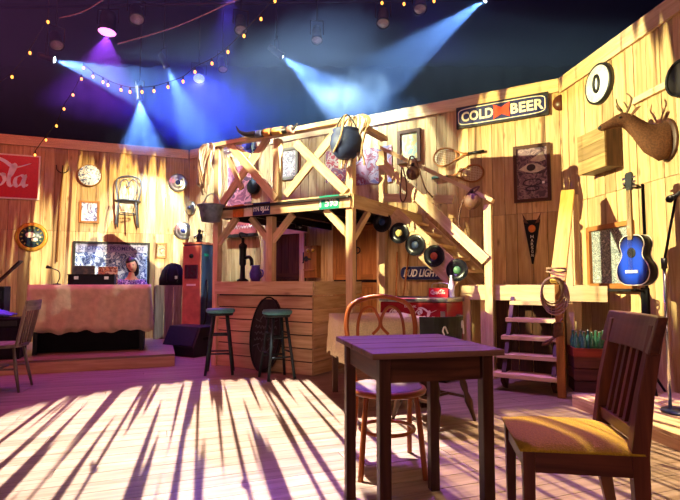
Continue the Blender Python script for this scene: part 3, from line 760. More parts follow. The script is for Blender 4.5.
# items on the bar top
p = B(3.62, bd-.16, BH); t = thing('hand_pump', 'black cast iron hand pump standing on the left end of the bar', 'pump', p, RB)
MB().lathe([(0, 0), (.075, 0), (.075, .02), (.035, .04), (.03, .2), (.045, .22), (.045, .42), (.055, .44), (.055, .47), (.02, .5), (.02, .56), (0, .57)], 18).build('barrel', BLACKM, t)
MB().tube(smooth_path([(.04, 0, .30), (.11, 0, .31), (.15, 0, .27), (.155, 0, .2)]), [.024]*19, 8).build('spout', BLACKM, t)
MB().tube(smooth_path([(0, 0, .54), (-.06, 0, .60), (-.02, -.02, .63), (.08, 0, .60)]), .010, 8).build('handle', BLACKM, t)
p = B(3.40, bd-.16, BH); t = thing('glass_jug', 'violet glass jug standing beside the hand pump on the bar', 'jug', p, RB)
MB().lathe([(0, 0), (.05, 0), (.075, .05), (.08, .10), (.055, .16), (.05, .19), (.058, .205), (.052, .205), (.044, .19), (.05, .16), (0, .15)], 20).build('body', PURPLEC, t)
MB().tube(smooth_path([(.07, 0, .15), (.115, 0, .13), (.115, 0, .07), (.075, 0, .05)]), .009, 8).build('handle', PURPLEC, t)

# things on the wall under the balcony
c, W_, H_ = wrect('back', 308, 321, 246, 278)
t = thing('wall_telephone', 'antique wooden wall telephone beside the dark plank door', 'telephone', c, RB)
MB().box((0, -.06, 0), (W_, .12, H_)).build('case', OAK, t, bevel=.006)
for sx in (-1, 1): MB().lathe([(0, 0), (.035, 0), (.03, .02), (0, .03)], 14, (sx*.05, -.12, H_/2-.08), Matrix.Rotation(pi/2, 3, 'X')).build('bell', BRASS, t)
MB().lathe([(.015, 0), (.015, .07), (.045, .12), (.04, .12), (0, .07)], 14, (0, -.12, .04), Matrix.Rotation(pi/2, 3, 'X')).build('mouthpiece', BLACK, t)
MB().box((0, -.14, -H_/4), (W_*.8, .06, .02)).build('writing_shelf', OAK, t)
MB().tube([(-W_/2-.03, -.08, .16), (-W_/2-.03, -.08, 0), (-W_/2-.03, -.08, -.02)], [.016, .018, .035], 10).build('receiver', BLACK, t)
c, W_, H_ = wrect('back', 229, 257, 221, 234)
t = thing('painted_signboard', 'dull red painted signboard with pale lettering under the balcony', 'sign', c, RB)
MB().box((0, -.015, 0), (W_, .03, H_)).build('board', plain('faded red sign', '#a34a48', .6), t)
m = MB().tube([(W_*(-.4+.8*k/26), -.034, .01+H_*.15*sin(k*2.1)*(1 if k % 6 else .1)) for k in range(27)], .007, 5); m.build('worn_lettering', CREAM, t)
MB().box((0, -.05, -H_/2-.03), (W_+.05, .1, .05)).build('ledge', BLACKW, t)

# ================================================================== records on the stair side
LBL = [('#22406a', 'dark blue'), ('#c9b46a', 'pale yellow'), ('#26324f', 'slate'), ('#a8452f', 'red'), ('#3f6a4a', 'green')]
for i, ((px, py), (lc_, nm)) in enumerate(zip(((382, 222), (399, 233), (415, 245), (434, 256), (457, 270)), LBL)):
    n = V((.515, .857, 0)); p = fr(px, py, 1.145)
    q = thing('vinyl_record', ('topmost' if i == 0 else 'second' if i == 1 else 'middle' if i == 2 else 'fourth' if i == 3 else 'lowest') + ' black vinyl record on the stair side, with a %s label' % nm, 'record', p, RB, 'vinyl records down the side of the upper stairs')
    R = Matrix.Rotation(pi/2, 3, 'X')
    m = MB().lathe([(0, -.004), (.126, -.004), (.13, 0), (.126, .004), (.05, .004), (.05, .003), (0, .003)], 40, mtx=R)
    for r in (.065, .078, .091, .104, .117): m.torus((0, -.004, 0), r, .0012, n=40, m=5)
    m.build('disc', VINYL, q)
    MB().lathe([(0, .0032), (.044, .0032), (.043, .006), (.004, .006)], 24, mtx=R).build('centre_label', plain('record label '+nm, lc_, .5), q)

# beer sign under the stairs, two sticks, cooler
c, W_, H_ = wrect('back', 402, 444, 265, 281)
t = thing('beer_sign', 'long dark beer sign with white slanted lettering under the stairs', 'sign', c, RB)
ol = [(W_/2*math.copysign(abs(cos(a))**.35, cos(a)), H_/2*math.copysign(abs(sin(a))**.8, sin(a))*(.75+.25*abs(cos(a)))) for a in [2*pi*(i+.5)/40 for i in range(40)]]
MB().prism([(x*1.02, z*1.12) for x, z in ol], .03, c=(0, -.02, 0)).build('rim', STEEL, t)
MB().prism(ol, .03, c=(0, -.03, 0)).build('face', NAVY, t)
lettering('BUD LIGHT', 'lettering', WHITE, t, W_*.86, H_*.48, (0, -.046, 0), .004, shear=.35, bold=.02)
for (x0, y0, x1, y1), lb in (((397, 252, 396, 300), 'straight wooden stick leaning upright left of the beer sign'), ((409, 252, 403, 298), 'slanting wooden stick leaning beside the beer sign')):
    a = onwall('back', x0, y0, .04); b_ = onwall('back', x1, y1, .16); e = b_+(b_-a).normalized()*0; k = (a-b_); b_ = b_ - k*(b_.z/k.z)
    o = MB().cyl(b_, a, .014, .012, 10).build('wooden_stick', OAK, None, True, loc=b_, rz=RB); tag(o, lb, 'stick', 'sticks leaning under the stairs')
t = thing('drinks_cooler', 'red chest cooler with white script lettering under the stairs', 'cooler', B(1.36, 1.36, 0), RB)
KW, KD = .78, .56
MB().box((0, 0, .44), (KW, KD, .80)).build('body', DRED, t, bevel=.01)
MB().box((0, 0, .865), (KW+.03, KD+.03, .05)).build('lid', STEEL, t, bevel=.012)
MB().box((0, 0, .03), (KW-.06, KD-.06, .06)).build('plinth', BLACK, t)
m = MB(); strokes(m, SCRIPT, (.22, .12), .06, -KD/2-.001, .003, 6, .060, .066, -.29, .62); m.build('script_lettering', CREAM, t)
lettering('DRINK', 'lettering', CREAM, t, .14, .026, (-.02, -KD/2-.001, .795), .003, bold=.01)
m = MB().box((KW/2-.04, -KD/2-.012, .70), (.045, .02, .10)); m.build('bottle_opener', STEEL, t)
p = B(1.16, 1.30, .892)
t = thing('bottle_carrier', 'red bottle carrier standing on the cooler lid', 'carrier', p, RB)
m = MB()
for sy in (-1, 1): m.box((0, sy*.07, .05), (.22, .006, .10))
for sx in (-1, 1): m.box((sx*.107, 0, .05), (.006, .134, .10))
m.box((0, 0, .003), (.21, .134, .006)).build('carton', RED, t)
m = MB(); strokes(m, SCRIPT, (.22, .12), .08, -.0735, .002, 4, .018, .02, -.085, .038); m.build('script_lettering', CREAM, t)
MB().tube(smooth_path([(-.10, 0, .09), (-.08, 0, .15), (.08, 0, .15), (.10, 0, .09)]), .005, 6).build('handle', STEEL, t)
def bottle(p, label, mat=None, group=None, sc=1.):
    q = thing('soda_bottle', label, 'bottle', p, 0, group)
    MB().lathe([(0, 0), (.026, 0), (.029, .01), (.027, .05), (.03, .08), (.028, .115), (.015, .16), (.011, .19), (.0135, .2), (.0135, .207), (.0, .207)], 16).build('glass_body', mat or GLASSG, q)
    MB().lathe([(0, .207), (.0145, .205), (.0145, .214), (0, .216)], 14).build('cap', STEEL, q)
    q.scale = (sc,)*3; return q
wb = bottle(B(1.03, 1.30, .892), 'white bottle shape standing in for a reflection at the end of the beer sign', plain('white reflection shape', '#dfe0e4', .25), sc=1.15)  # white bottle shape put in for a bright reflection

# crates with bottles
p = atZ(594, 391, 0); 
def crate(name, label, loc, rz, W_, D_, H_, mat, n, group):
    t = thing(name, label, 'crate', loc, rz, group); g = .012; h = (H_-g*(n-1))/n
    for k in range(n):
        z = h/2+k*(h+g); m = MB()
        for sy in (-1, 1): m.box((0, sy*(D_/2-.008), z), (W_, .016, h))
        for sx in (-1, 1): m.box((sx*(W_/2-.008), 0, z), (.016, D_-.034, h))
        m.build('slat_band', mat, t)
    m = MB()
    for sx in (-1, 1):
        for sy in (-1, 1): m.box((sx*(W_/2-.028), sy*(D_/2-.028), H_/2), (.022, .022, H_-.004))
    m.build('corner_posts', mat, t); MB().box((0, 0, .02), (W_-.034, D_-.034, .012)).build('bottom', mat, t); return t
cr = V((2.475, 5.0, 0)); crz = rad(-14)
crate('wooden_crate', 'dark brown slatted crate on the floor below the bottle tray', cr, crz, .36, .30, .335, CRATEB, 3, 'crates by the right wall')
crate('bottle_tray', 'orange red wooden tray of green bottles stacked on the slatted crate', cr+V((0, 0, .336)), crz, .37, .31, .085, CRATER, 1, 'crates by the right wall')
k = 0
for j in range(2):
    for i in range(5):
        q = Matrix.Rotation(crz, 3, 'Z') @ V((-.14+.07*i, -.08+.15*j, 0))
        b_ = cr+q+V((0, 0, .364))
        lab = ('first', 'second', 'middle', 'fourth', 'last')[i] + ' green glass bottle from the left in the %s row of the red tray' % ('front', 'back')[j]
        if k == 0: g0 = bottle(b_, lab, None, 'green bottles in the red tray')
        else: dup(g0, lab, b_, 0)
        k += 1

# ================================================================== right wall
c = onwall('right', 601, 84, 0); t = thing('round_drum', 'round white disc with a dark rim and a black slot, high on the right wall', 'disc', c, RR)
R = Matrix.Rotation(pi/2, 3, 'X')
MB().lathe([(0, 0), (.225, 0), (.225, .045), (.21, .056), (.20, .045), (0, .045)], 40, mtx=R).build('rim', BLACK, t)
MB().lathe([(0, .045), (.2, .045), (.198, .05), (.07, .054), (0, .054)], 40, mtx=R).build('face', WHITEW, t)
m = MB(); m.tube([(.045*cos(a), -.056, .09*sin(a)) for a in [2*pi*i/24 for i in range(24)]], .018, 8, True); m.build('slot_ring', BLACK, t)
u0, _ = wu('right', 576, 150, .22); u1, _ = wu('right', 603, 150, .22); _, z1 = wu('right', 603, 124, .22); _, z0 = wu('right', 603, 166, .22)
t = thing('wall_crate', 'plain wooden box fixed to the right wall below the round disc', 'box', wpos('right', (u0+u1)/2, (z0+z1)/2), RR)
bw, bh, bz = u1-u0, z1-z0, .20
OLDP = wood('old grey pine', '#a98a5a', '#83683f', .7)
m = MB()
for k in range(3): m.box((0, -bz+.01, -bh/2+(k+.5)*bh/3), (bw, .02, bh/3-.003))
m.build('front_board', OLDP, t)
m = MB()
for sx in (-1, 1): m.box((sx*(bw/2-.01), -bz/2+.005, 0), (.02, bz-.03, bh-.002))
for sz in (-1, 1): m.box((0, -bz/2+.005, sz*(bh/2-.01)), (bw-.042, bz-.03, .02))
m.build('shaded_side_boards', DARKW, t)  # dark wood puts the shade of the unlit sides into the colour

# deer head
c = onwall('right', 668, 133, 0); t = thing('deer_head', 'mounted brown deer head with small antlers on the right wall', 'deer head', c, RR)
# local: x toward the room's front, y into the wall, z up
S = V((1, 0, 0))
def sec(y, z, a, b, tilt=0., x=0.): return (V((x, y, z)), V((a, 0, 0)), V((0, sin(tilt)*b, cos(tilt)*b)))
pth = [sec(-.005, -.07, .085, .17, .1), sec(-.05, -.075, .10, .185, .15), sec(-.13, -.045, .092, .15, .4), sec(-.20, .015, .072, .105, .6), sec(-.26, .075, .062, .085, .5), sec(-.31, .125, .062, .078, .25),
       sec(-.355, .145, .062, .07, -.1), sec(-.40, .135, .056, .06, -.3), sec(-.45, .115, .043, .047, -.35), sec(-.50, .095, .034, .037, -.35), sec(-.535, .082, .031, .032, -.3), sec(-.552, .076, .018, .02, -.3)]
pth = [(V((p.x-(.0+.32*abs(p.y)), p.y, p.z)), a, b_) for p, a, b_ in pth]
MB().loft(pth, 18).build('head_and_neck', BROWNF, t)
hx0 = -.32*.34
for sx in (-1, 1):
    e = MB(); K = 8
    secs = []
    for i in range(K+1):
        f = i/K; wd = .03*sin(pi*min(1, .12+f*.88))+.002
        secs.append((V((hx0+sx*(.05+.085*f), -.315+.03*f, .175+.075*f-.02*f*f)), V((-sx*.25*wd, 0.3*wd, wd*.8)), V((0, .006, -.002))))
    e.loft(secs, 10).build('ear', BROWNF, t)
    a = MB().tube(smooth_path([(hx0+sx*.03, -.345, .20), (hx0+sx*.06, -.33, .26), (hx0+sx*.095, -.34, .32), (hx0+sx*.07, -.37, .37)]), [.012]*7+[.010]*6+[.007]*5+[.004], 8)
    a.tube(smooth_path([(hx0+sx*.045, -.338, .235), (hx0+sx*.055, -.37, .27), (hx0+sx*.05, -.385, .30)]), [.008]*6+[.006]*6+[.003], 6)
    a.build('antler', HORN, t)
    MB().ell((-.32*.415+sx*.052, -.41, .155), .012, 10, 8).build('eye', BLACK, t)
MB().ell((-.32*.548, -.55, .082), (.024, .014, .018), 10, 8).build('nose', BLACK, t)
m = MB().loft([sec(-.10, -.175, .03, .012, .4, -.03), sec(-.19, -.09, .045, .02, .7, -.06), sec(-.26, -.02, .035, .02, .8, -.085), sec(-.30, .03, .02, .012, .8, -.098)], 10); m.build('throat_patch', FURL, t)
MB().lathe([(0, 0), (.155, 0), (.155, .015), (.14, .022), (0, .022)], 28, (0, 0, -.06), Matrix.Rotation(pi/2, 3, 'X') @ Matrix.Diagonal((.8, 1.25, 1))).build('mount_plate', DARKW, t)

# guitar on a tall stand
def guitar_outline(sc=1.):
    half = [(0, 0), (.10, .008), (.165, .05), (.19, .12), (.175, .19), (.135, .245), (.118, .285), (.128, .335), (.142, .38), (.13, .43), (.09, .465), (.03, .475)]
    p = smooth_path([(x, 0, z) for x, z in half], 4); r = [(v.x*sc, v.z*sc) for v in p]; return r + [(-x, z) for x, z in r[::-1] if x > 1e-4]
p = V((2.61, 4.40, 0)); yaw = rad(-76)
gz = 1.03
t = thing('acoustic_guitar', 'blue sunburst acoustic guitar hung upright on a black stand by the right wall', 'guitar', p+V((0, 0, gz)), yaw)
go = guitar_outline(.93)
ms, nt_, bs = newmat('blue sunburst'); tc = N(nt_, 'ShaderNodeTexCoord'); mp = N(nt_, 'ShaderNodeMapping'); mp.inputs['Location'].default_value = (0, 0, -.2); mp.inputs['Scale'].default_value = (5.6, 0, 4.2); mp.vector_type = 'POINT'
mp.inputs['Location'].default_value = (0, 0, -.2*4.2)
nt_.links.new(tc.outputs['Object'], mp.inputs[0]); gr = N(nt_, 'ShaderNodeTexGradient', gradient_type='SPHERICAL'); nt_.links.new(mp.outputs[0], gr.inputs[0])
cr_ = N(nt_, 'ShaderNodeValToRGB'); cr_.color_ramp.elements[0].color = (.004, .005, .02, 1); cr_.color_ramp.elements[1].color = (.012, .055, .5, 1); cr_.color_ramp.elements[0].position = .0; cr_.color_ramp.elements[1].position = .45
nt_.links.new(gr.outputs[0], cr_.inputs[0]); nt_.links.new(cr_.outputs[0], bs.inputs['Base Color']); bs.inputs['Roughness'].default_value = .18
MB().prism(go, .09, smooth=True).build('body', BLACK, t)
MB().prism([(x*.97, (z-.22)*.975+.22) for x, z in go], .004, c=(0, -.0472, 0)).build('soundboard', ms, t)
for yy in (-.045, .045):
    MB().tube([(x, yy, z) for x, z in go], .004, 6, True).build('binding', CREAM, t)
MB().lathe([(0, 0), (.046, 0), (.046, .003), (.040, .004), (0, .002)], 24, (0, -.0492, .285), R).build('sound_hole', BLACK, t)
MB().box((0, -.054, .12), (.13, .01, .025)).build('bridge', WHITEW, t)
MB().box((0, -.052, .62), (.048, .022, .44)).build('neck', wood('guitar neck maple', '#b9986b', '#97784d', .4), t)
hd = MB().prism([(-.03, .84), (.03, .84), (.04, .98), (.025, 1.0), (-.025, 1.0), (-.04, .98)], .018, c=(0, -.045, 0)).build('headstock', BLACK, t)
m = MB()
for k in range(3):
    for sx in (-1, 1): m.box((sx*.055, -.045, .87+.04*k), (.03, .012, .018))
m.build('tuning_pegs', CHROME, hd)
for k in range(6): MB().cyl((-.018+.0072*k, -.066, .12), (-.016+.0064*k, -.066, .86), .0008, n=4).build('string', STEEL, t)
q = p + Matrix.Rotation(yaw, 3, 'Z') @ V((0, .10, 0)); t = thing('guitar_stand', 'black tubular stand holding the blue guitar', 'guitar stand', q, yaw)
MB().cyl((0, 0, .12), (0, 0, 1.93), .014, n=10).build('pole', BLACKM, t)
for k in range(3):
    a = pi/2+k*2*pi/3; MB().tube([(0, 0, .3), (.22*cos(a), .22*sin(a), .012)], .012, 8).build('leg', BLACKM, t)
MB().tube(smooth_path([(-.045, -.16, 1.925), (-.04, -.10, 1.905), (0, -.02, 1.9), (.04, -.10, 1.905), (.045, -.16, 1.925)]), .009, 8).build('yoke', BLACKM, t)
MB().tube(smooth_path([(0, 0, .98), (0, -.07, .98), (0, -.13, .995)]), .011, 8).build('rest_arm', BLACKM, t)
MB().box((0, -.02, .86), (.075, .035, .30)).build('padded_sleeve', BLACKC, t, bevel=.01)

# microphone stand
b0_ = V((2.50, 3.74, .10)); t = thing('microphone_stand', 'chrome and black microphone stand on the low platform at the right edge', 'microphone stand', b0_, 0)
MB().lathe([(0, 0), (.125, 0), (.13, .01), (.12, .022), (.03, .03), (0, .03)], 32).build('base', plain('blue black base', '#121a3c', .3), t)
tp = atY(676, 196, 3.70)-b0_; md = atY(664, 262, 3.72)-b0_; lo_ = V((-.075, 0, .02))
MB().tube([lo_, md], .012, 10).build('lower_tube', CHROME, t); MB().tube([md, tp], .0095, 10).build('upper_tube', BLACKM, t)
MB().cyl(md+V((0, 0, -.05)), md+V((0, 0, .03)), .02, n=12).build('clutch', BLACK, t)
mc = MB(); a = tp+V((.03, 0, .03)); b_ = tp+V((-.075, -.04, -.03)); mc.tube([a, tp, b_.lerp(tp, .3)], [.012, .016, .022], 12)
mb = mc.build('microphone', BLACK, t); MB().ell(b_, .028, 14, 10).build('grille', BLACKM, mb)
c = onwall('right', 686, 78, 0); t = thing('dark_hoop', 'dark round object cut off at the right edge beside the deer head', 'hoop', c, RR)
MB().lathe([(0, 0), (.16, 0), (.17, .03), (.15, .06), (0, .05)], 28, mtx=R).build('disc', BLACKW, t); MB().torus((0, -.06, 0), .15, .015).build('rim', BLACKM, t)

# rope coil and strap on the stair post
p = B(-.12, 1.80, 1.10); t = thing('rope_coil', 'coil of rope hanging on the orange stair post', 'rope', p, RB)
m = MB()
for k in range(5):
    rx, rz_ = .085+.008*k, .12+.012*k; m.tube([(rx*sin(2*pi*i/28)-.03+.008*k, -.03-.012*k+.01*sin(i*1.3+k), -rz_+rz_*cos(2*pi*i/28)) for i in range(28)], .008, 6, True)
m.build('coils', ROPE, t)
m = MB(); m.torus((0, .06, .06), .08, .009, Matrix.Rotation(rad(10), 3, 'X') @ Matrix.Rotation(pi/2, 3, 'X'), 20, 6).torus((0, .06, .085), .08, .009, Matrix.Rotation(pi/2, 3, 'X'), 20, 6); m.build('hitch', ROPE, t)
p = B(-.13, 1.78, .52); t = thing('leather_boot', 'worn brown leather boot tied to the lower part of the stair post', 'boot', p, RB)
MB().loft([(V((0, 0, .17)), V((.04, 0, 0)), V((0, .045, 0))), (V((0, 0, .10)), V((.042, 0, 0)), V((0, .045, 0))), (V((-.005, 0, .045)), V((.045, 0, .01)), V((0, .042, 0))), (V((-.05, -.005, .01)), V((.02, 0, .04)), V((0, .038, 0))),
           (V((-.10, -.01, -.02)), V((.012, 0, .03)), V((0, .036, 0))), (V((-.14, -.012, -.035)), V((.005, 0, .018)), V((0, .022, 0)))], 14).build('upper', LEATHER, t)
MB().tube([(.0, -.005, .16), (.03, .05, .2), (0, .08, .24)], .006, 6).build('tie', ROPE, t)

# ================================================================== back wall, right part
c, W_, H_ = wrect('back', 457, 549, 100, 121); _, za = wu('back', 457, 117); u0, zb = wu('back', 549, 104)
c1, W1, H1 = wrect('back', 457, 549, 102, 121)
_, zt = wu('back', 503, 100.5); _, zb = wu('back', 503, 122.5); c1.z = (zt+zb)/2; H1 = zt-zb
t = thing('cold_beer_sign', 'dark blue enamel sign reading COLD BEER with a red bow tie emblem', 'sign', c1, RB)
MB().box((0, -.02, 0), (W1, .04, H1)).build('frame', BLACKW, t)
ol = [(W1/2*.97*math.copysign(abs(cos(a))**.3, cos(a)), H1*.43*math.copysign(abs(sin(a))**.3, sin(a))) for a in [2*pi*(i+.5)/40 for i in range(40)]]
MB().prism(ol, .01, c=(0, -.044, 0)).build('face', NAVY, t); MB().tube([(x*.97, -.05, z*.88) for x, z in ol], .006, 6, True).build('border', CREAM, t)
lettering('COLD', 'lettering', CREAM, t, W1*.36, H1*.46, (-W1*.255, -.049, 0), .005, bold=.03, spacing=1.05)
lettering('BEER', 'lettering', CREAM, t, W1*.34, H1*.46, (W1*.285, -.049, 0), .005, bold=.03, spacing=1.05)
bw_ = W1*.09; bh_ = H1*.33
MB().prism([(-bw_, -bh_), (0, -bh_*.45), (bw_, -bh_), (bw_*.9, 0), (bw_, bh_), (0, bh_*.45), (-bw_, bh_), (-bw_*.9, 0)], .012, c=(.02, -.054, 0)).build('bow_tie', plain('orange red enamel', '#d8402a', .4), t)
c = onwall('back', 561, 103, 0); tag(MB().lathe([(0, 0), (.1, 0), (.1, .02), (0, .02)], 24, mtx=R).build('sign_shadow_disc', REDW, loc=c, rz=RB), 'small brown disc standing in for shadow at the right end of the cold beer sign', 'plaque')  # brown disc put in for the shadow cast beside the sign

def picture(name, label, w, x0, x1, y0, y1, fmat, amat, bar=.04, group=None, mat_b=None, cat='picture'):
    c, W_, H_ = wrect(w, x0, x1, y0, y1); rz = WALLS[w][1]
    t = thing(name, label, cat, c, rz, group); f = MB()
    for sx in (-1, 1): f.box((sx*(W_/2-bar/2), -.018, 0), (bar, .034, H_))
    for sz in (-1, 1): f.box((0, -.018, sz*(H_/2-bar/2)), (W_-2*bar, .034, bar))
    f.build('frame', fmat, t); MB().box((0, -.008, 0), (W_-bar, .012, H_-bar)).build('print', amat, t)
    return t, W_, H_
PA = art('sepia lithograph', ['#4a3540', '#6d5058', '#8a7070', '#513a44'], 9, .5, 1)
t, W_, H_ = picture('framed_poster', 'tall framed ornate poster on the back wall below the cold beer sign', 'back', 514, 551, 145, 202, DARKW, PA, .04)
PALE = plain('pale paper', '#bdb09c', .6); 
m = MB().prism([(-W_*.36, .06), (-W_*.1, .13), (W_*.15, .12), (W_*.38, .05), (W_*.05, -.01)], .006, c=(0, -.016, 0)); m.prism([(-W_*.05, .17), (W_*.3, .27), (W_*.38, .16), (W_*.2, .14)], .006, c=(0, -.016, 0)); m.build('pale_shape', PALE, t)
m = MB().ell((-W_*.02, -.02, .075), (.055, .008, .045), 14, 8); m.torus((0, -.018, -.12), .11, .006, sz=.4).torus((0, -.018, -.20), .08, .006, sz=.35); m.box((0, -.017, .0), (W_*.72, .006, .008)); m.build('dark_ornament', plain('dark ink', '#2c2028', .6), t)
MB().box((W_*.30, -.02, -.13), (.03, .008, .03)).build('price_sticker', WHITE, t)
c, W_, H_ = wrect('back', 524, 541, 220, 264); t = thing('pennant', 'small black felt pennant with orange motif pinned below the framed poster', 'pennant', c, RB)
MB().prism([(-W_/2, H_/2), (W_/2, H_/2), (.01, -H_/2), (-.01, -H_/2)], .012, c=(0, -.012, 0)).build('felt', BLACKC, t)
MB().ell((0, -.02, H_*.30), (W_*.22, .008, W_*.24), 12, 8).build('motif', ORANGE, t)
for sx in (-1, 1): MB().prism([(sx*W_*.55, H_*.66), (sx*W_*.2, H_*.42), (sx*W_*.45, H_*.44)], .008, c=(0, -.016, 0)).build('ear', LEATHER, t)
for i, ch in enumerate('HARSON'):
    lettering(ch, 'letter', CREAM, t, .035*(1-.07*i), .038, (.0, -.019, H_*(.12-.085*i)), .003)

def racket(label, xh, yh, xe, ye, rw, rl, grip):
    h = onwall('back', xh, yh, .03); e = onwall('back', xe, ye, .03); c_ = h; t = thing('tennis_racket', label, 'racket', c_, RB, 'old wooden rackets on the back wall')
    e2 = Matrix.Rotation(-RB, 3, 'Z') @ (e-c_); ang = atan2(e2.z, e2.x); Lh = sqrt(e2.x**2+e2.z**2); ca, sa = cos(ang), sin(ang)
    def Pp(a, b, y=0.): return V((a*ca-b*sa, y, a*sa+b*ca))
    MB().tube([Pp(rl*cos(2*pi*i/32), rw*sin(2*pi*i/32)*(1-.12*cos(2*pi*i/32))) for i in range(32)], .013, 8, True).build('head_frame', OAK, t)
    m = MB()
    for k in range(-6, 7):
        x = k*rl/7; y = rw*sqrt(1-(k/7)**2)*.95; m.cyl(Pp(x, -y), Pp(x, y), .0012, n=4)
    for k in range(-4, 5):
        y = k*rw/5; x = rl*sqrt(1-(k/5)**2)*.95; m.cyl(Pp(-x, y), Pp(x, y), .0012, n=4)
    m.build('strings', CREAM, t)
    m = MB().tube([Pp(rl*.72, rw*.62), Pp(rl*1.5, .012), Pp(Lh*.62, .008)], .011, 8).tube([Pp(rl*.72, -rw*.62), Pp(rl*1.5, -.012), Pp(Lh*.62, -.008)], .011, 8); m.build('shaft', OAK, t)
    MB().tube([Pp(Lh*.6, 0), Pp(Lh, 0)], [.016, .02], 10).build('grip', grip, t)
racket('upper wooden racket, its dark handle pointing right, on the back wall', 445, 157, 484, 151, .125, .17, BLACK)
racket('lower wooden racket, its green handle pointing left, on the back wall', 472, 173.5, 432, 178, .115, .155, plain('green grip tape', '#1f4a44', .6))
picture('framed_print', 'yellowish framed print behind the top of the stair handrail', 'back', 398, 421, 130, 163, DARKW, art('faded print', ['#b7a86a', '#9db0a0', '#cdbf80', '#7f9a98'], 3, .4, 2), .05)
picture('framed_print', 'pale framed print on the wall behind the balcony braces', 'back', 280, 299, 148, 180, GREYW, art('old wanted bill', ['#7c5f72', '#a57f8c', '#5b4358', '#c2a3a0'], 8, .5, 4), .05)
def poster(label, w, x0, x1, y0, y1, mat, off=.006):
    c, W_, H_ = wrect(w, x0, x1, y0, y1); o = MB().box((0, -off, 0), (W_, .008, H_)).build('wall_poster', mat, loc=c, rz=WALLS[w][1]); return tag(o, label, 'poster')
poster('tall pink poster behind the left balcony braces', 'back', 228, 252, 166, 206, art('pink poster', ['#8a3f50', '#6b2c44', '#a8606c', '#4a2038'], 3, .6, 6))
poster('red and white poster behind the black pot', 'back', 326, 347, 150, 182, art('red bill', ['#a01c34', '#b39a9a', '#8a2440', '#63305a'], 6, .6, 8))
poster('faded lilac and red poster between the balcony corner and the stair top', 'back', 352, 392, 148, 184, art('lilac bill', ['#856070', '#7a2c40', '#94808e', '#5c4f78'], 5, .6, 9))
# purple hat and banjo behind the left brace
c = onwall('back', 249, 143, .0); t = thing('felt_hat', 'violet felt hat hung behind the left balcony braces', 'hat', c, RB)
MB().lathe([(.21, .0), (.215, .008), (.12, .02), (.11, .09), (.085, .13), (0, .14)], 24, mtx=R).build('crown', plain('violet felt', '#4b3fa0', .9), t); MB().torus((0, -.035, 0), .117, .012).build('band', BLACK, t)
c = onwall('back', 255, 187, .0); t = thing('banjo', 'black banjo hanging on the wall behind the balcony braces', 'banjo', c, RB)
MB().lathe([(0, 0), (.13, 0), (.13, .07), (.12, .08), (0, .075)], 28, mtx=R).build('pot', BLACKM, t); MB().box((0, -.06, .40), (.045, .03, .58)).build('neck', BLACKW, t); MB().box((0, -.06, .74), (.08, .02, .13)).build('headstock', BLACKW, t)

# canteens on the handrail
def canteen(label, px, py, d, r, loops):
    p = fr(px, py, d); t = thing('canteen', label, 'canteen', p, RB, 'round canteens hung on the stair rail')
    MB().lathe([(0, -.05), (r*.7, -.045), (r, -.012), (r, .012), (r*.7, .045), (0, .05)], 26, mtx=R).build('flask', LEATHER, t)
    MB().lathe([(0, r), (.022, r-.008), (.02, r+.035), (0, r+.037)], 12).build('stopper', BLACK, t)
    MB().tube(smooth_path([(x, -.02, z) for x, z in loops], 6), .009, 6).build('strap', LEATHER, t)
canteen('round brown canteen hanging at the middle of the stair handrail', 413, 173, 1.2, .085, [(-.06, .06), (-.02, .2), (.05, .14), (.10, -.02), (.16, -.2), (.25, -.32)])
canteen('round brown canteen hanging near the bottom of the stair handrail', 472, 201, 1.2, .095, [(.03, .09), (.09, .15), (0, .12), (-.10, 0), (-.15, -.2), (-.14, -.3)])
p = fr(404, 180, 1.2); t = thing('leather_strap', 'looped leather strap hanging down from the stair handrail', 'strap', p, RB)
MB().tube(smooth_path([(-.03, 0, .16), (-.04, 0, 0), (-.045, -.01, -.2), (-.01, -.01, -.27), (.03, 0, -.18), (.02, .01, 0), (-.02, 0, .16)], 6), .009, 6).build('loop', LEATHER, t)

# ================================================================== things hung on the balcony corners
p = fr(346, 142, 2.22); t = thing('cauldron', 'black cauldron hanging by a rope from the right balcony corner', 'pot', p, RB)
MB().lathe([(0, -.19), (.09, -.175), (.15, -.11), (.175, -.02), (.165, .06), (.135, .11), (.15, .125), (.14, .13), (.12, .11), (.15, .05), (.15, -.02), (0, -.15)], 26).build('pot', plain('blue black iron', '#1d2748', .6, .2), t)
MB().tube(smooth_path([(-.14, 0, .11), (-.08, -.02, .22), (0, 0, .30), (.08, .0, .22), (.14, 0, .11)]), .008, 8).build('bail', BLACKM, t)
MB().tube(smooth_path([(.0, .02, .30), (.04, -.10, .24), (.06, -.165, .12), (.045, -.19, 0), (-.01, -.175, -.08), (-.07, -.14, -.13)]), .011, 8).build('rope', ROPE, t)
NET = plain('pale netting', '#b9a99a', .9)
def net(label, px0, px1, py0, py1, d, seed, nm='netting'):
    rr = random.Random(seed); p = fr((px0+px1)/2, py0, d); t = thing('draped_'+nm, label, nm, p, RB); w_ = (fr(px1, py0, d)-fr(px0, py0, d)).length/2; h_ = abs(fr(px0, py0, d).z-fr(px0, py1, d).z)
    for g in range(2):
        m = MB()
        for i in range(16):
            x0, x1 = -w_+2*w_*rr.random(), -w_+2*w_*rr.random(); ln = h_*(.45+.55*rr.random())
            pt = [V((x0*.5, .02-.05*rr.random(), .05)), V((x0, -.03, -.02)), V((x0*.8+x1*.2, -.05-.04*rr.random(), -ln*.5)), V((x1*.5+x0*.5, -.04-.04*rr.random(), -ln))]
            m.tube(smooth_path(pt, 5), .007+.006*rr.random(), 5)
        m.build('strands', (NET, ROPE)[g], t)
    return t
net('pale tangle of rope netting draped over the right balcony corner', 338, 372, 121, 168, 2.12, 5)
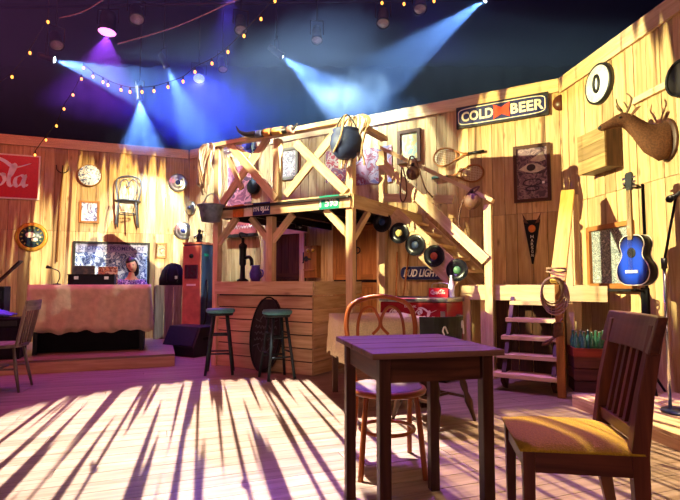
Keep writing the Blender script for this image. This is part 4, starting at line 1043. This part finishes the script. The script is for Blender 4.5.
net('tangled pale rags hanging at the left balcony corner', 201, 216, 148, 196, 2.14, 9, 'rags')
p = fr(211, 213, 2.2); t = thing('hanging_tub', 'blue grey galvanised tub hanging at the left balcony corner', 'tub', p, RB)
MB().lathe([(0, -.11), (.115, -.11), (.155, .07), (.175, .085), (.175, .10), (.15, .10), (.11, -.09), (0, -.09)], 26).build('tub', GALV, t)
MB().tube(smooth_path([(-.165, 0, .09), (-.10, 0, .20), (0, 0, .25), (.10, 0, .20), (.165, 0, .09)]), .007, 6).build('bail', STEEL, t)
# steer horns fixed along the rail
hp = [fr(x, y, 2.13) for x, y in ((236, 126), (240, 132), (248, 134.5), (258, 134), (268, 132.5), (278, 131), (287, 130), (293, 128.5), (297.5, 123))]
t = thing('steer_horns', 'long steer horns with banded middle mounted along the balcony top rail', 'horns', hp[4], RB)
o_ = hp[4]; sp_ = smooth_path(hp, 6); K = len(sp_)
def rad_at(i): f = i/(K-1); return .004+.040*min(1, f*3.2, (1-f)*3.2)
MB().tube(sp_, [rad_at(i) for i in range(K)], 12).build('horn', plain('dark horn', '#1f1a20', .4), t, True)
for a, b_, cc in ((.36, .44, '#3b3d5a'), (.46, .55, '#a4602a'), (.57, .68, '#b88a48'), (.76, .84, '#8a5f58')):
    sl = sp_[int(a*K):int(b_*K)+1]; MB().tube(sl, .047, 12).build('band', plain('leather band '+cc, cc, .6), t, True)

# ================================================================== left wall
c, W_, H_ = wrect('left', -98, 40.5, 150, 197)
_, zt = wu('left', 40, 157); _, zb = wu('left', 40, 200); H_ = 1.02*(zt-zb); c.z = (zt+zb)/2
t = thing('soda_sign', 'large red soda sign with white flowing script on the left wall', 'sign', c, RL)
MB().box((0, -.02, 0), (W_, .03, H_)).build('frame', CREAM, t); MB().box((0, -.03, 0), (W_-.05, .02, H_-.05)).build('face', RED, t)
m = MB(); strokes(m, SCRIPT, (.26, .14), .05, -.041, .004, 7, W_*.092, H_*.25, -W_*.445, -H_*.22); m.build('script_lettering', WHITE, t)
c = onwall('left', 32, 237, 0); t = thing('round_plaque', 'round gold-rimmed emblem plaque on the left wall', 'plaque', c, RL)
MB().lathe([(0, 0), (.25, 0), (.255, .03), (.235, .05), (.19, .035), (0, .03)], 40, mtx=R).build('rim', plain('worn gold', '#b8862e', .4, .4), t)
MB().lathe([(0, .03), (.192, .03), (.19, .04), (0, .042)], 36, mtx=R).build('face', art('dark emblem field', ['#1a2238', '#24324a', '#2d4a3e', '#141826'], 9, .4, 5), t)
m = MB().ell((-.02, -.045, .03), (.075, .012, .05), 14, 8).ell((.05, -.045, -.05), (.055, .012, .032), 12, 8).ell((.13, -.045, .0), (.018, .008, .018), 8, 6); m.build('emblem', CREAM, t)
m = MB()
for k in range(14):
    if k in (10, 11): continue
    a = 2*pi*k/14; m.box((.155*cos(a), -.043, .155*sin(a)), (.022, .006, .034), mtx=Matrix.Rotation(-a+pi/2, 3, 'Y'))
m.build('ring_marks', plain('dull gold', '#8a7a3a', .5), t)
a = onwall('left', 62.5, 172, .05); b_ = onwall('left', 58, 262, .05); t = thing('pitchfork', 'long-handled fork hung upright on the left wall', 'fork', a, RL)
ln = (a-b_).length; MB().tube([(0, 0, -.02), (-.04, 0, -ln)], .014, 8).build('handle', OAK, t)
m = MB(); m.tube(smooth_path([(-.10, 0, .12), (-.085, 0, .03), (0, 0, -.02), (.085, 0, .03), (.10, 0, .12)]), .008, 6); m.cyl((0, 0, -.03), (0, 0, .12), .008, n=6); m.build('tines', BLACKM, t)
c = onwall('left', 90, 176, 0); t = thing('drum_skin', 'round tambourine with a mottled blue and white skin on the left wall', 'tambourine', c, RL)
MB().lathe([(0, 0), (.2, 0), (.2, .07), (.19, .075), (0, .07)], 36, mtx=R).build('shell', OAK, t)
MB().lathe([(0, .07), (.188, .07), (.186, .076), (0, .078)], 36, mtx=R).build('skin', art('mottled skin', ['#b9bfd0', '#d6dae6', '#5b6a9a', '#e8eaf0'], 9, .4, 7), t)
picture('framed_print', 'small framed print with a dark figure below the tambourine', 'left', 79.5, 99.5, 201, 223, OAK, art('lilac picture', ['#c9c4d6', '#c9c4d6', '#5d5a86', '#b0a8c8'], 5, .5, 3), .035)
# shop mirror
c, W_, H_ = wrect('left', 72.5, 149.5, 242, 292); t = thing('shop_mirror', 'wide framed mirror panel with dark words across its top behind the burlap table', 'mirror', c, RL)
f = MB()
for sx in (-1, 1): f.box((sx*(W_/2-.02), -.02, 0), (.04, .04, H_))
for sz in (-1, 1): f.box((0, -.02, sz*(H_/2-.02)), (W_-.08, .04, .04))
f.build('frame', BLACKW, t); MB().box((0, -.008, 0), (W_-.05, .012, H_-.05)).build('glass', MIRROR, t)
MB().box((0, -.016, H_/2-.12), (W_-.09, .006, .14)).build('header_strip', plain('grey lilac strip', '#8d8aa6', .4), t)
lettering('SHOPPING PROMENADE', 'lettering', NAVY, t, W_*.84, .075, (0, -.020, H_/2-.12), .003, bold=.006)
# hubcaps
def hubcap(w, px, py, r, label):
    c = onwall(w, px, py, 0); t = thing('hubcap', label, 'hubcap', c, WALLS[w][1], 'hubcaps on the wall')
    MB().lathe([(0, 0), (r, 0), (r, .015), (r*.9, .04), (r*.7, .03), (r*.55, .045), (r*.3, .05), (0, .055)], 32, mtx=R).build('dish', STEEL, t)
    MB().lathe([(0, .05), (r*.28, .05), (r*.22, .07), (0, .075)], 20, mtx=R).build('centre_cap', NAVY, t)
hubcap('left', 178, 183, .18, 'large hubcap high on the left wall near the corner')
hubcap('back', 202, 181, .13, 'small hubcap beside the left balcony corner')
hubcap('back', 191, 208, .14, 'hubcap above the tilted hubcap near the hanging tub')
hubcap('left', 183, 231, .17, 'lowest hubcap, just above the gas pump')
picture('framed_print', 'brown framed print beside the right end of the shop mirror', 'left', 155, 167, 243, 258, OAK, art('sepia print', ['#9a7a52', '#b59a6a', '#6d5440', '#c9b48a'], 5, .5, 5), .03)

# ================================================================== left riser: table, kit, person
RZ = .155
t = thing('console_table', 'long table hidden under rough burlap on the left riser', 'table', Lf(-1.34, 2.55, RZ), RL)
MB().box((0, 0, .845), (1.38, .66, .03)).build('tabletop', BLACKW, t)
for sx in (-1, 1):
    for sy in (-1, 1): MB().box((sx*.62, sy*.27, .415), (.05, .05, .83)).build('leg', BLACKM, t)
MB().box((0, .05, .22), (1.3, .45, .42)).build('black_skirt', BLACKC, t)
cloth('burlap_cover', BURLAP, Lf(-1.34, 2.55, RZ), RL, 1.40, .68, .863, .60, 'crumpled burlap cover hanging over the long table on the left riser', 'cloth', rag=.016, amp=.022, seed=3)
TZ = RZ+.873
t = thing('road_case', 'black equipment case standing on the burlap table', 'case', Lf(-1.36, 2.55, TZ), RL)
MB().box((0, 0, .065), (.56, .34, .13)).build('body', BLACKC, t, bevel=.008)
MB().box((0, 0, .133), (.57, .35, .012)).build('edge_trim', BLACKM, t)
for sx in (-1, 1): MB().box((sx*.18, -.175, .09), (.05, .012, .04)).build('latch', STEEL, t)
def sleeve(px, mat, label, wd, ht, d):
    u = (onwall('left', px, 272, d)-LC).dot(wx('left')); p = Lf(u, d, TZ+.0)
    q = thing('record_sleeve', label, 'record sleeve', p, RL, 'record sleeves on the burlap table'); MB().box((0, 0, ht/2), (wd, .03, ht)).build('cover', mat, q)
    MB().box((.004, 0, ht/2+.008), (wd-.02, .018, ht-.012)).build('inner_sleeve', CREAM, q)
sleeve(108, art('red orange cover', ['#c4583e', '#d98a5a', '#7a2c2a', '#e0b08a'], 8, .4, 3), 'red and orange record sleeve standing behind the equipment case', .25, .25, 2.33)
sleeve(84, art('dark cover', ['#2a2a34', '#3a3438', '#5a4a40', '#1a1a22'], 6, .4, 8), 'dark record sleeve standing behind the equipment case, left of the red one', .27, .26, 2.33)
u = (onwall('left', 57, 280, 2.6)-LC).dot(wx('left')); t = thing('desk_lamp', 'small black gooseneck lamp at the left end of the burlap table', 'lamp', Lf(u, 2.6, TZ), RL)
MB().lathe([(0, 0), (.05, 0), (.045, .015), (0, .02)], 18).build('base', BLACK, t); MB().tube(smooth_path([(0, 0, .01), (.03, 0, .09), (.02, 0, .17), (-.05, 0, .21), (-.09, 0, .22)]), .007, 6).build('gooseneck', BLACK, t)
MB().tube([(-.07, 0, .22), (-.13, 0, .235)], [.012, .024], 12).build('shade', BLACK, t)
# microphone-like phone of the person: seated person with black hair
u = -.90; base = Lf(u, 1.80, RZ)
def skinned(name, verts, edges, mat, parent, sub=2):
    me = bpy.data.meshes.new(name); me.from_pydata([v[0] for v in verts], edges, []); o = bpy.data.objects.new(name, me); COL.objects.link(o); o.parent = parent
    o.modifiers.new('skin', 'SKIN')
    if not me.skin_vertices:
        me.skin_vertices.new()
    for i, v in enumerate(verts):
        r = v[1]; me.skin_vertices[0].data[i].radius = r if isinstance(r, tuple) else (r, r)
        me.skin_vertices[0].data[i].use_root = (i == 0)
    s = o.modifiers.new('sub', 'SUBSURF'); s.levels = sub; s.render_levels = sub; me.materials.append(mat); return o
per = thing('person', 'person with black hair and a patterned violet top sitting behind the burlap table', 'person', base, RL-.12)
# joints: pelvis, waist, chest, neck; arms resting forward; legs forward and down (front is -y)
J = [((0, 0, .50), .13), ((0, -.02, .66), .115), ((0, -.04, .84), (.15, .10)), ((0, -.05, .95), (.10, .075)), ((0, -.065, 1.02), .048), ((.01, -.085, 1.08), .055)]
Eg = [(i, i+1) for i in range(5)]
def limb(start, pts):
    prev = start
    for p in pts: J.append(p); Eg.append((prev, len(J)-1)); prev = len(J)-1
for sx in (-1, 1):
    limb(2, [((sx*.17, -.04, .90), .055), ((sx*.23, -.09, .70), .043), ((sx*.19, -.28, .74), .034), ((sx*.17, -.36, .79), .026)])
    limb(0, [((sx*.10, -.08, .47), .085), ((sx*.12, -.40, .47), .062), ((sx*.12, -.42, .24), .05), ((sx*.12, -.40, .06), .036), ((sx*.12, -.50, .03), .03)])
body = skinned('body', J, Eg, SKIN, per)
bpy.context.view_layer.update()
dg = bpy.context.evaluated_depsgraph_get(); me2 = bpy.data.meshes.new_from_object(body.evaluated_get(dg))
bm_v = [v.co.copy() for v in me2.vertices]; bm_f = [list(p.vertices) for p in me2.polygons]
bpy.data.objects.remove(body)
HM = Matrix.Rotation(rad(-16), 3, 'Y') @ Matrix.Rotation(rad(14), 3, 'X'); HC = V((.005, -.105, 1.17))
def head_mesh(m):
    n, k = 24, 18; vs = []
    for i in range(1, k):
        for j in range(n):
            ph, th = pi*i/k, 2*pi*j/n; x, y, z = sin(ph)*cos(th), sin(ph)*sin(th), -cos(ph)
            q = V((x*.074*(1-.16*max(0, -z)), y*.094, z*.115))
            if y < 0:      # face: nose, brow, chin, eye hollows
                q.y -= .022*math.exp(-((x/.16)**2+((z+.12)/.20)**2)) ; q.y -= .010*math.exp(-((x/.35)**2+((z+.78)/.18)**2))
                q.y += .008*(math.exp(-(((x-.38)/.17)**2+((z-.06)/.14)**2))+math.exp(-(((x+.38)/.17)**2+((z-.06)/.14)**2)))
            vs.append(HC + HM @ q)
    fs = [(i*n+j, i*n+(j+1) % n, (i+1)*n+(j+1) % n, (i+1)*n+j) for i in range(k-2) for j in range(n)] + [list(range(n))[::-1], [(k-2)*n+j for j in range(n)]]
    m.add(vs, fs, smooth=True)
m = MB().add(bm_v, bm_f, smooth=True); head_mesh(m)
for sx in (-1, 1): m.ell(HC+HM @ V((sx*.075, .01, -.005)), (.010, .018, .028), 8, 8)
for sx in (-1, 1):   # five fingers on each hand
    for k in range(4): x = sx*.17+(-.024+.016*k); m.tube([(x, -.37, .79), (x, -.405-.008*(k in (1, 2)), .797), (x, -.43-.01*(k in (1, 2)), .785)], [.0085, .008, .006], 6)
    m.tube([(sx*.14, -.36, .79), (sx*.12, -.385, .79), (sx*.118, -.405, .785)], [.010, .009, .007], 6)
m.build('body', SKIN, per)
for sx in (-1, 1):
    e = MB().ell(HC+HM @ V((sx*.029, -.083, .008)), (.013, .007, .007), 10, 8); e.build('eye', BLACK, per)
MB().ell(HC+HM @ V((0, -.092, -.05)), (.022, .008, .008), 10, 8).build('mouth', plain('lips', '#a5474c', .5), per)
h = MB(); n, k = 24, 14; vs = []
for i in range(k+1):
    for j in range(n):
        ph, th = pi*i/k*.98+.01, 2*pi*j/n; x, y, z = sin(ph)*cos(th), sin(ph)*sin(th), cos(ph)
        front = max(0, -y)
        zz = z if front < .35 else max(z, .42)
        q = V((x*.084, y*.104+.006, zz*.126)); 
        if front >= .35 and z < .42: q = V((x*.078, y*.08, .42*.12))
        elif z < -.2: q.x *= 1.08; q.z -= .06*min(1, (-z-.2)*1.6)
        vs.append(HC+HM @ q)
h.add(vs, [(i*n+j, (i+1)*n+j, (i+1)*n+(j+1) % n, i*n+(j+1) % n) for i in range(k) for j in range(n)], smooth=True); h.build('hair', HAIR, per)
TOP = art('violet floral cloth', ['#4a2f7e', '#5d3f9c', '#c9b8e8', '#2d2258'], 22, .8, 5)
J2 = [((0, 0, .52), .138), ((0, -.02, .66), .128), ((0, -.04, .84), (.165, .115)), ((0, -.05, .94), (.115, .085))]; E2 = [(0, 1), (1, 2), (2, 3)]
for sx in (-1, 1):
    J2 += [((sx*.17, -.04, .90), .066), ((sx*.225, -.085, .72), .056)]; E2 += [(2, len(J2)-2), (len(J2)-2, len(J2)-1)]
skinned('top', J2, E2, TOP, per)
J3 = [((0, 0, .49), .14)]; E3 = []
for sx in (-1, 1):
    i0 = len(J3); J3 += [((sx*.10, -.08, .47), .095), ((sx*.12, -.40, .47), .072), ((sx*.12, -.42, .24), .06), ((sx*.12, -.405, .09), .046)]; E3 += [(0, i0), (i0, i0+1), (i0+1, i0+2), (i0+2, i0+3)]
skinned('trousers', J3, E3, plain('dark trousers', '#1c1c28', .9), per)
t = thing('wooden_stool', 'plain low stool under the person behind the burlap table', 'stool', base, RL)
MB().lathe([(0, .33), (.16, .33), (.16, .36), (0, .36)], 20).build('seat', DARKW, t)
for k_ in range(4):
    a = pi/4+k_*pi/2; MB().cyl((.10*cos(a), .10*sin(a), .33), (.14*cos(a), .14*sin(a), 0), .016, n=8).build('leg', DARKW, t)

# amplifiers and guitar at the left edge
def amp(label, p, rz, W_, D_, H_, z0):
    t = thing('guitar_amplifier', label, 'amplifier', p+V((0, 0, z0)), rz)
    MB().box((0, 0, H_/2), (W_, D_, H_)).build('cabinet', BLACKC, t, bevel=.012)
    MB().box((0, -D_/2-.003, H_*.42), (W_*.88, .008, H_*.68)).build('grille_cloth', plain('grille cloth', '#0c0c16', .9), t)
    MB().box((0, -D_/2-.003, H_*.87), (W_*.88, .008, H_*.12)).build('control_panel', BLACK, t)
    MB().tube(smooth_path([(-.09, 0, H_), (-.07, 0, H_+.025), (.07, 0, H_+.025), (.09, 0, H_)]), .010, 6).build('carry_handle', BLACK, t)
p = Lf(-2.36, 3.0, 0); amp('large black amplifier on the left riser below the blue cloth', p, RL, .62, .36, .48, RZ)
p2 = Lf(-2.68, 2.2, 0); amp('black amplifier on the left riser behind, higher than the blue cloth', p2, RL, .50, .32, .85, RZ)
o = MB(); nn = 20; vs = []
for j in range(nn+1):
    for i in range(nn+1):
        a, b_ = i/nn*2-1, j/nn*2-1; vs.append(V((a*.22, b_*.15, .012+.075*max(0, (1-a*a)*(1-b_*b_))*(.7+.5*sin(a*7+b_*3)*cos(b_*6-a*2)))))
o.add(vs, [(j*(nn+1)+i, j*(nn+1)+i+1, (j+1)*(nn+1)+i+1, (j+1)*(nn+1)+i) for j in range(nn) for i in range(nn)], smooth=True)
oc = o.build('folded_cloth', plain('ultramarine cloth', '#3a3fc0', .8, nscale=12, col2='#6a70e0'), loc=p+wx('left')*-.02+V((0, 0, RZ+.51)), rz=RL); sd = oc.modifiers.new('thick', 'SOLIDIFY'); sd.thickness = .02
tag(oc, 'crumpled bright blue cloth lying on the large black amplifier', 'cloth')
a = atY(20, 262, 6.5); b_ = atY(-24, 302, 6.5); t = thing('bass_guitar', 'brown guitar leaning at the left edge, only its neck and headstock in view', 'guitar', V((b_.x, b_.y, RZ)), 0)
o_ = V((b_.x, b_.y, RZ)); dirv = (a-b_).normalized(); MB().beam(b_-o_, a-o_-dirv*.12, .05, .025).build('neck', DARKW, t); MB().beam(a-o_-dirv*.13, a-o_+dirv*.02, .075, .02).build('headstock', BLACKW, t)
foot = b_-o_ - dirv*.45; 
MB().prism([(x*1.0, z) for x, z in guitar_outline(.85)], .05, Matrix.Rotation(atan2(dirv.x, dirv.z), 3, 'Y'), foot-dirv*.0).build('body', REDW, t)
MB().cyl(foot+V((-.05, 0, .1)), (foot.x-.1, 0, 0), .012, n=8).cyl(foot+V((.05, 0, .1)), (foot.x+.15, .1, 0), .012, n=8).build('stand', BLACKM, t)
q = atZ(10, 354, RZ); t = thing('pail', 'small straw-coloured pail on the riser edge behind the spindle chair', 'pail', atZ(10, 365, 0)+V((0, -.13, 0)), RL)
MB().lathe([(0, 0), (.085, 0), (.10, .15), (.106, .155), (.10, .16), (.08, .02), (0, .02)], 22).build('bucket', YELW, t)
for z in (.04, .12): MB().torus((0, 0, z), .09+.013*(z > .1), .006, Matrix.Rotation(pi/2, 3, 'X'), 22, 5).build('hoop', STEEL, t)

# wedge monitor, gas pump, statue, crate with bag
p = V((-2.22, 7.45, 0)); t = thing('stage_monitor', 'black wedge stage monitor on the floor before the gas pump', 'speaker', p, rad(-28))
prof = [(-.24, 0), (.22, 0), (.24, .14), (.10, .42), (-.24, .42)]   # y,z profile, front is -y
vs = [V((sx*.31, -y, z)) for sx in (-1, 1) for y, z in prof]; K = 5
MB().add(vs, [list(range(K)), list(range(K, 2*K))[::-1]]+[(i, K+i, K+(i+1) % K, (i+1) % K) for i in range(K)]).build('cabinet', BLACK, t, bevel=.012)
nm = V((0, -.28, .14)).normalized(); cg = V((0, -.172, .285)); rm = Matrix.Rotation(atan2(.28, .14)*-1+0, 3, 'X')
xx = V((1, 0, 0)); yy = V((0, .14, .28)).normalized(); zz = V((0, -.28, .14)).normalized(); mt = Matrix((xx, yy, zz)).transposed()
MB().box(cg, (.56, .28, .012), mtx=mt).build('grille', plain('speaker grille', '#1a1c2a', .6, .3), t)
MB().box((.313, .02, .25), (.012, .14, .04)).build('side_handle', BLACKM, t)
p = V((-2.30, 8.15, 0)); t = thing('gas_pump', 'old orange red gas pump with a dark blue side in the corner', 'gas pump', p, rad(-22))
GH = 1.68
MB().box((0, -.01, GH/2), (.36, .30, GH-.02)).build('body', PUMPB, t, bevel=.012)
MB().box((0, -.17, GH*.56), (.35, .03, GH*.84)).build('front_panel', PUMPO, t, bevel=.01)
MB().box((0, -.19, 1.23), (.25, .015, .22)).build('dial_window', plain('dial glass', '#4b2c34', .2), t)
lettering('15', 'numerals', plain('dial numerals', '#2a1820', .5), t, .17, .17, (0, -.198, 1.23), .003, bold=.02)
MB().lathe([(0, 0), (.035, 0), (.03, .03), (0, .035)], 16, (0, -.185, 1.48), R).build('emblem', BLACKM, t)
MB().box((0, -.188, 1.02), (.17, .01, .03)).build('trim_strip', CREAM, t); MB().box((0, -.01, GH+.005), (.38, .34, .03)).build('top_cap', PUMPO, t)
MB().box((.187, -.06, 1.5), (.012, .12, .04)).build('maker_plate', GREEN, t)
MB().tube(smooth_path([(.2, -.05, 1.1), (.25, -.1, .9), (.24, -.12, .5), (.19, -.1, .4)]), .014, 8).build('hose', BLACK, t)
q = V((-2.30, 8.15, GH+.021)); t = thing('figurine', 'small dark figurine standing on top of the gas pump', 'figurine', q, rad(-22))
MB().lathe([(0, 0), (.06, 0), (.06, .02), (.04, .03), (.05, .09), (.045, .13), (.02, .165), (.03, .19), (.03, .215), (.0, .235)], 16).build('figure', BLACKM, t)
MB().tube([(-.045, 0, .13), (-.085, -.02, .10), (-.06, -.05, .08)], .012, 6).tube([(.045, 0, .13), (.08, -.02, .16), (.09, -.03, .2)], .012, 6).build('arms', BLACKM, t)
p = V((-2.78, 8.35, 0)); t = thing('plank_bin', 'upright plank bin between the burlap table and the gas pump', 'bin', p, RL)
m = MB()
for k in range(4): m.box((-.21+.14*k, -.2, .5), (.134, .022, 1.0))
for k in range(3): m.box((-.28, -.13+.13*k, .5), (.022, .124, 1.0)).box((.28, -.13+.13*k, .5), (.022, .124, 1.0))
m.build('staves', GREYW, t); MB().box((0, 0, 1.0), (.54, .38, .024)).build('lid', GREYW, t)
t = thing('leather_bag', 'black bag slumped on the plank bin', 'bag', p+V((-.02, 0, 1.012)), RL)
MB().loft([(V((0, 0, .0)), V((.20, 0, 0)), V((0, .12, 0))), (V((0, 0, .1)), V((.205, 0, 0)), V((0, .13, 0))), (V((.01, 0, .25)), V((.17, 0, 0)), V((0, .11, 0))), (V((.02, 0, .34)), V((.11, 0, 0)), V((0, .07, 0))), (V((.02, 0, .37)), V((.04, 0, 0)), V((0, .03, 0)))], 18).build('sack', BLACKC, t)
for sx in (-1, 1): MB().tube(smooth_path([(sx*.08, -.125, .05), (sx*.09, -.14, .18), (sx*.06, -.10, .31)]), .010, 6).build('strap', BLACK, t)
MB().box((.06, -.128, .13), (.04, .015, .05)).build('buckle', STEEL, t)

# ================================================================== overhead: trusses, lamps, strings of bulbs
def bar(label, p0, p1):
    o = MB().cyl(p0, p1, .024, n=10).build('lighting_pipe', BLACKM, None, True, loc=V(p0)); tag(o, label, 'pipe', 'overhead lighting pipes')
bar('black lighting pipe over the bar carrying the beam lamps', (-7, 7.35, 5.2), (4.5, 7.0, 5.2)); bar('black lighting pipe over the front of the stage', (-7, 5.6, 5.25), (4.5, 5.6, 5.25))
LENS_W = glow('white hot lens', (.75, .9, 1), 30); LENS_M = glow('magenta lens', (1, .25, 1), 3.2); LENS_B = glow('blue lens', (.12, .18, 1), 3); LENS_O = plain('unlit lens', '#8a7f96', .2)
def stage_lamp(px, py, Y, aim, lens, label, size=.09, ln=.28, power=None, col=None, ang=40, bl=.5):
    p = atY(px, py, Y); t = thing('stage_lamp', label, 'stage light', p, 0, 'stage lamps overhead')
    d = (V(aim)-p).normalized(); Mx = d.to_track_quat('Z', 'Y').to_matrix()
    MB().lathe([(0, -ln), (size*.75, -ln), (size*.9, -ln*.8), (size*.9, -.05), (size*1.12, -.03), (size*1.12, -.004), (size, -.004), (size, -.02), (0, -.02)], 20, mtx=Mx).build('housing', BLACK, t)
    MB().lathe([(0, -.018), (size*.98, -.018), (size*.9, -.010), (0, -.002)], 20, mtx=Mx).build('lens', lens, t)
    s = Mx @ V((1, 0, 0)); c_ = d*(-ln*.5); r_ = size*1.25
    MB().tube([c_-s*r_, c_-s*r_+V((0, 0, .2)), c_+s*r_+V((0, 0, .2)), c_+s*r_], .010, 6, smooth=False).build('yoke', BLACKM, t)
    h = 6.55-(p+c_).z-.2; MB().cyl(c_+V((0, 0, .2)), c_+V((0, 0, .2+h)), .012, n=6).build('hanger', BLACKM, t)
    if power:
        o = spot('beam_of_lamp', p+d*.02, aim, ang, power, col, blend=bl, radius=.02); 
        return o
BC = (.62, .85, 1)
HAZE_LAMPS = [
 (55, 60, 7.6, atY(200, 106, 8.2), 'beam lamp at the far left throwing a pale blue shaft to the right', 3200, 34),
 (140, 100, 8.2, atY(143, 160, 8.6), 'lowest beam lamp, throwing a blue shaft straight down the left wall', 1900, 58),
 (167, 68, 7.9, atY(204, 150, 8.6), 'beam lamp right of the lowest one throwing a blue shaft over the corner', 2000, 40),
 (283, 57, 7.0, atY(340, 100, 7.3), 'beam lamp above the bar throwing a pale blue shaft toward the stair top', 1900, 44),
 (484, 0, 6.6, atY(375, 82, 6.9), 'beam lamp at the top throwing a blue shaft down to the left', 3400, 28)]
for px, py, Y, aim, lab, pw, an in HAZE_LAMPS:
    o = stage_lamp(px, py, Y, aim, LENS_W, lab, .05, .24, pw, BC, an)
    gobo(o, F=26, R=math.tan(rad(an/2))*.98, lo=.40, hi=.60, finger=.10, seed=px*.1, base=.35)
stage_lamp(107, 33, 6.8, (-3.3, 6.3, 0), LENS_M, 'glowing magenta stage lamp high at the left', .12, .3, 330, (1, .10, .7), 70)
stage_lamp(199, 79, 8.6, (-1.5, 5.5, 0), LENS_B, 'glowing deep blue stage lamp over the corner', .10, .3, 900, (.07, .04, 1), 84)
for px, py, Y, s_, lab in ((57, 46, 7.0, .11, 'unlit stage lamp left of the magenta one'), (137, 20, 6.8, .12, 'unlit stage lamp right of the magenta one'), (241, 31, 6.6, .10, 'pale unlit stage lamp above the balcony left end'), (223, 70, 7.6, .08, 'small unlit stage lamp right of the blue one'), (383, 24, 6.4, .10, 'unlit stage lamp near the top middle'), (317, 41, 6.8, .09, 'unlit stage lamp above the balcony middle'), (420, 10, 6.2, .10, 'unlit stage lamp near the top, left of the high beam lamp')):
    p = atY(px, py, Y); stage_lamp(px, py, Y, (p.x*.6, p.y-1.6, 0.5), LENS_O, lab, s_*.8, .26)
BULB = glow('warm bulb', (1, .36, .06), 4)
def string(label, pts, Ys, sag=True):
    P = [atY(x, y, Ys[0]+(Ys[1]-Ys[0])*i/max(1, len(pts)-1)) for i, (x, y) in enumerate(pts)]
    t = thing('bulb_string', label, 'string lights', P[0], 0, 'strings of warm bulbs'); o_ = P[0]
    MB().tube(smooth_path([q-o_+V((0, 0, .07)) for q in P], 4), .006, 5).build('cable', BLACK, t)
    for q in P:
        b_ = MB().ell(q-o_, (.017, .017, .024), 10, 8).build('bulb', BULB, t); MB().cyl(q-o_+V((0, 0, .028)), q-o_+V((0, 0, .07)), .012, n=8).build('socket', BLACK, b_)
string('swag of warm bulbs crossing above the left wall to the top of the picture', [(83.6, 68), (93, 76.6), (103, 82), (108, 85), (121, 90), (130, 92), (142, 92), (154, 91), (168, 87), (183, 81.5), (195, 72), (212, 63.5), (228, 52), (244, 36), (261, 19), (275, 1)], (7.4, 6.0))
string('falling string of warm bulbs above the red soda sign', [(81.5, 79), (73, 95), (64, 109), (56.5, 126), (46, 140), (35, 155)], (7.4, 8.2))
string('short string of three warm bulbs at the upper left', [(48, 22), (30, 53), (12, 77), (-14, 96)], (6.6, 7.0))
string('short string of warm bulbs at the top middle', [(368, -8), (382, 3), (404, 4), (434, 1), (452, -10)], (6.4, 6.2))
for (x0, y0, x1, y1, Y) in ((60, 18, 112, -6, 6.6), (118, 44, 245, -4, 6.4)):
    a, b_ = atY(x0, y0, Y), atY(x1, y1, Y-.8); o = MB().tube(smooth_path([a, (a+b_)/2+V((0, 0, -.06)), b_], 6), .008, 6).build('power_cable', LENS_O, None, True, loc=a)
    tag(o, 'pale cable strung overhead %s the magenta stage lamp' % ('left of' if x0 == 60 else 'right of'), 'cable', 'overhead cables')

# ================================================================== haze in the air above the set
def volume(name, c, size, mat, label):
    o = MB().box(c, size).build(name, mat); return tag(o, label, 'haze', None, 'stuff')
hm = bpy.data.materials.new('stage haze'); hm.use_nodes = True; nt = hm.node_tree; nt.nodes.clear()
out = nt.nodes.new('ShaderNodeOutputMaterial'); vs_ = nt.nodes.new('ShaderNodeVolumeScatter'); vs_.inputs['Density'].default_value = .17; vs_.inputs['Color'].default_value = (.17, .32, 1, 1); vs_.inputs['Anisotropy'].default_value = .2
nt.links.new(vs_.outputs[0], out.inputs['Volume'])
volume('haze', (-1.4, 8.5, 4.95), (13, 7.0, 3.18), hm, 'thin stage haze hanging above the set walls')

sm = bpy.data.materials.new('smoke'); sm.use_nodes = True; nt = sm.node_tree; nt.nodes.clear()
out = nt.nodes.new('ShaderNodeOutputMaterial'); vs_ = nt.nodes.new('ShaderNodeVolumeScatter'); vs_.inputs['Color'].default_value = (.35, .5, 1, 1)
tc = nt.nodes.new('ShaderNodeTexCoord'); nz = nt.nodes.new('ShaderNodeTexNoise'); nz.inputs['Scale'].default_value = 3.2; nz.inputs['Detail'].default_value = 3; nz.inputs['Distortion'].default_value = .8
nt.links.new(tc.outputs['Object'], nz.inputs['Vector'])
ln_ = nt.nodes.new('ShaderNodeVectorMath'); ln_.operation = 'LENGTH'; sc_ = nt.nodes.new('ShaderNodeVectorMath'); sc_.operation = 'MULTIPLY'; sc_.inputs[1].default_value = (1/.85, 1/.55, 1/.45)
nt.links.new(tc.outputs['Object'], sc_.inputs[0]); nt.links.new(sc_.outputs[0], ln_.inputs[0])
a_ = math_node(nt, 'SUBTRACT', nz.outputs[0], math_node(nt, 'MULTIPLY', ln_.outputs['Value'], .62)); d_ = math_node(nt, 'MAXIMUM', math_node(nt, 'MULTIPLY', a_, 1.5), 0.)
nt.links.new(d_, vs_.inputs['Density']); nt.links.new(vs_.outputs[0], out.inputs['Volume'])
o = MB().ell((0, 0, 0), (.85, .55, .45), 20, 14).build('smoke_puff', sm, loc=atY(348, 95, 7.1)); tag(o, 'billow of smoke lit pale blue above the balcony corner', 'smoke', None, 'stuff')
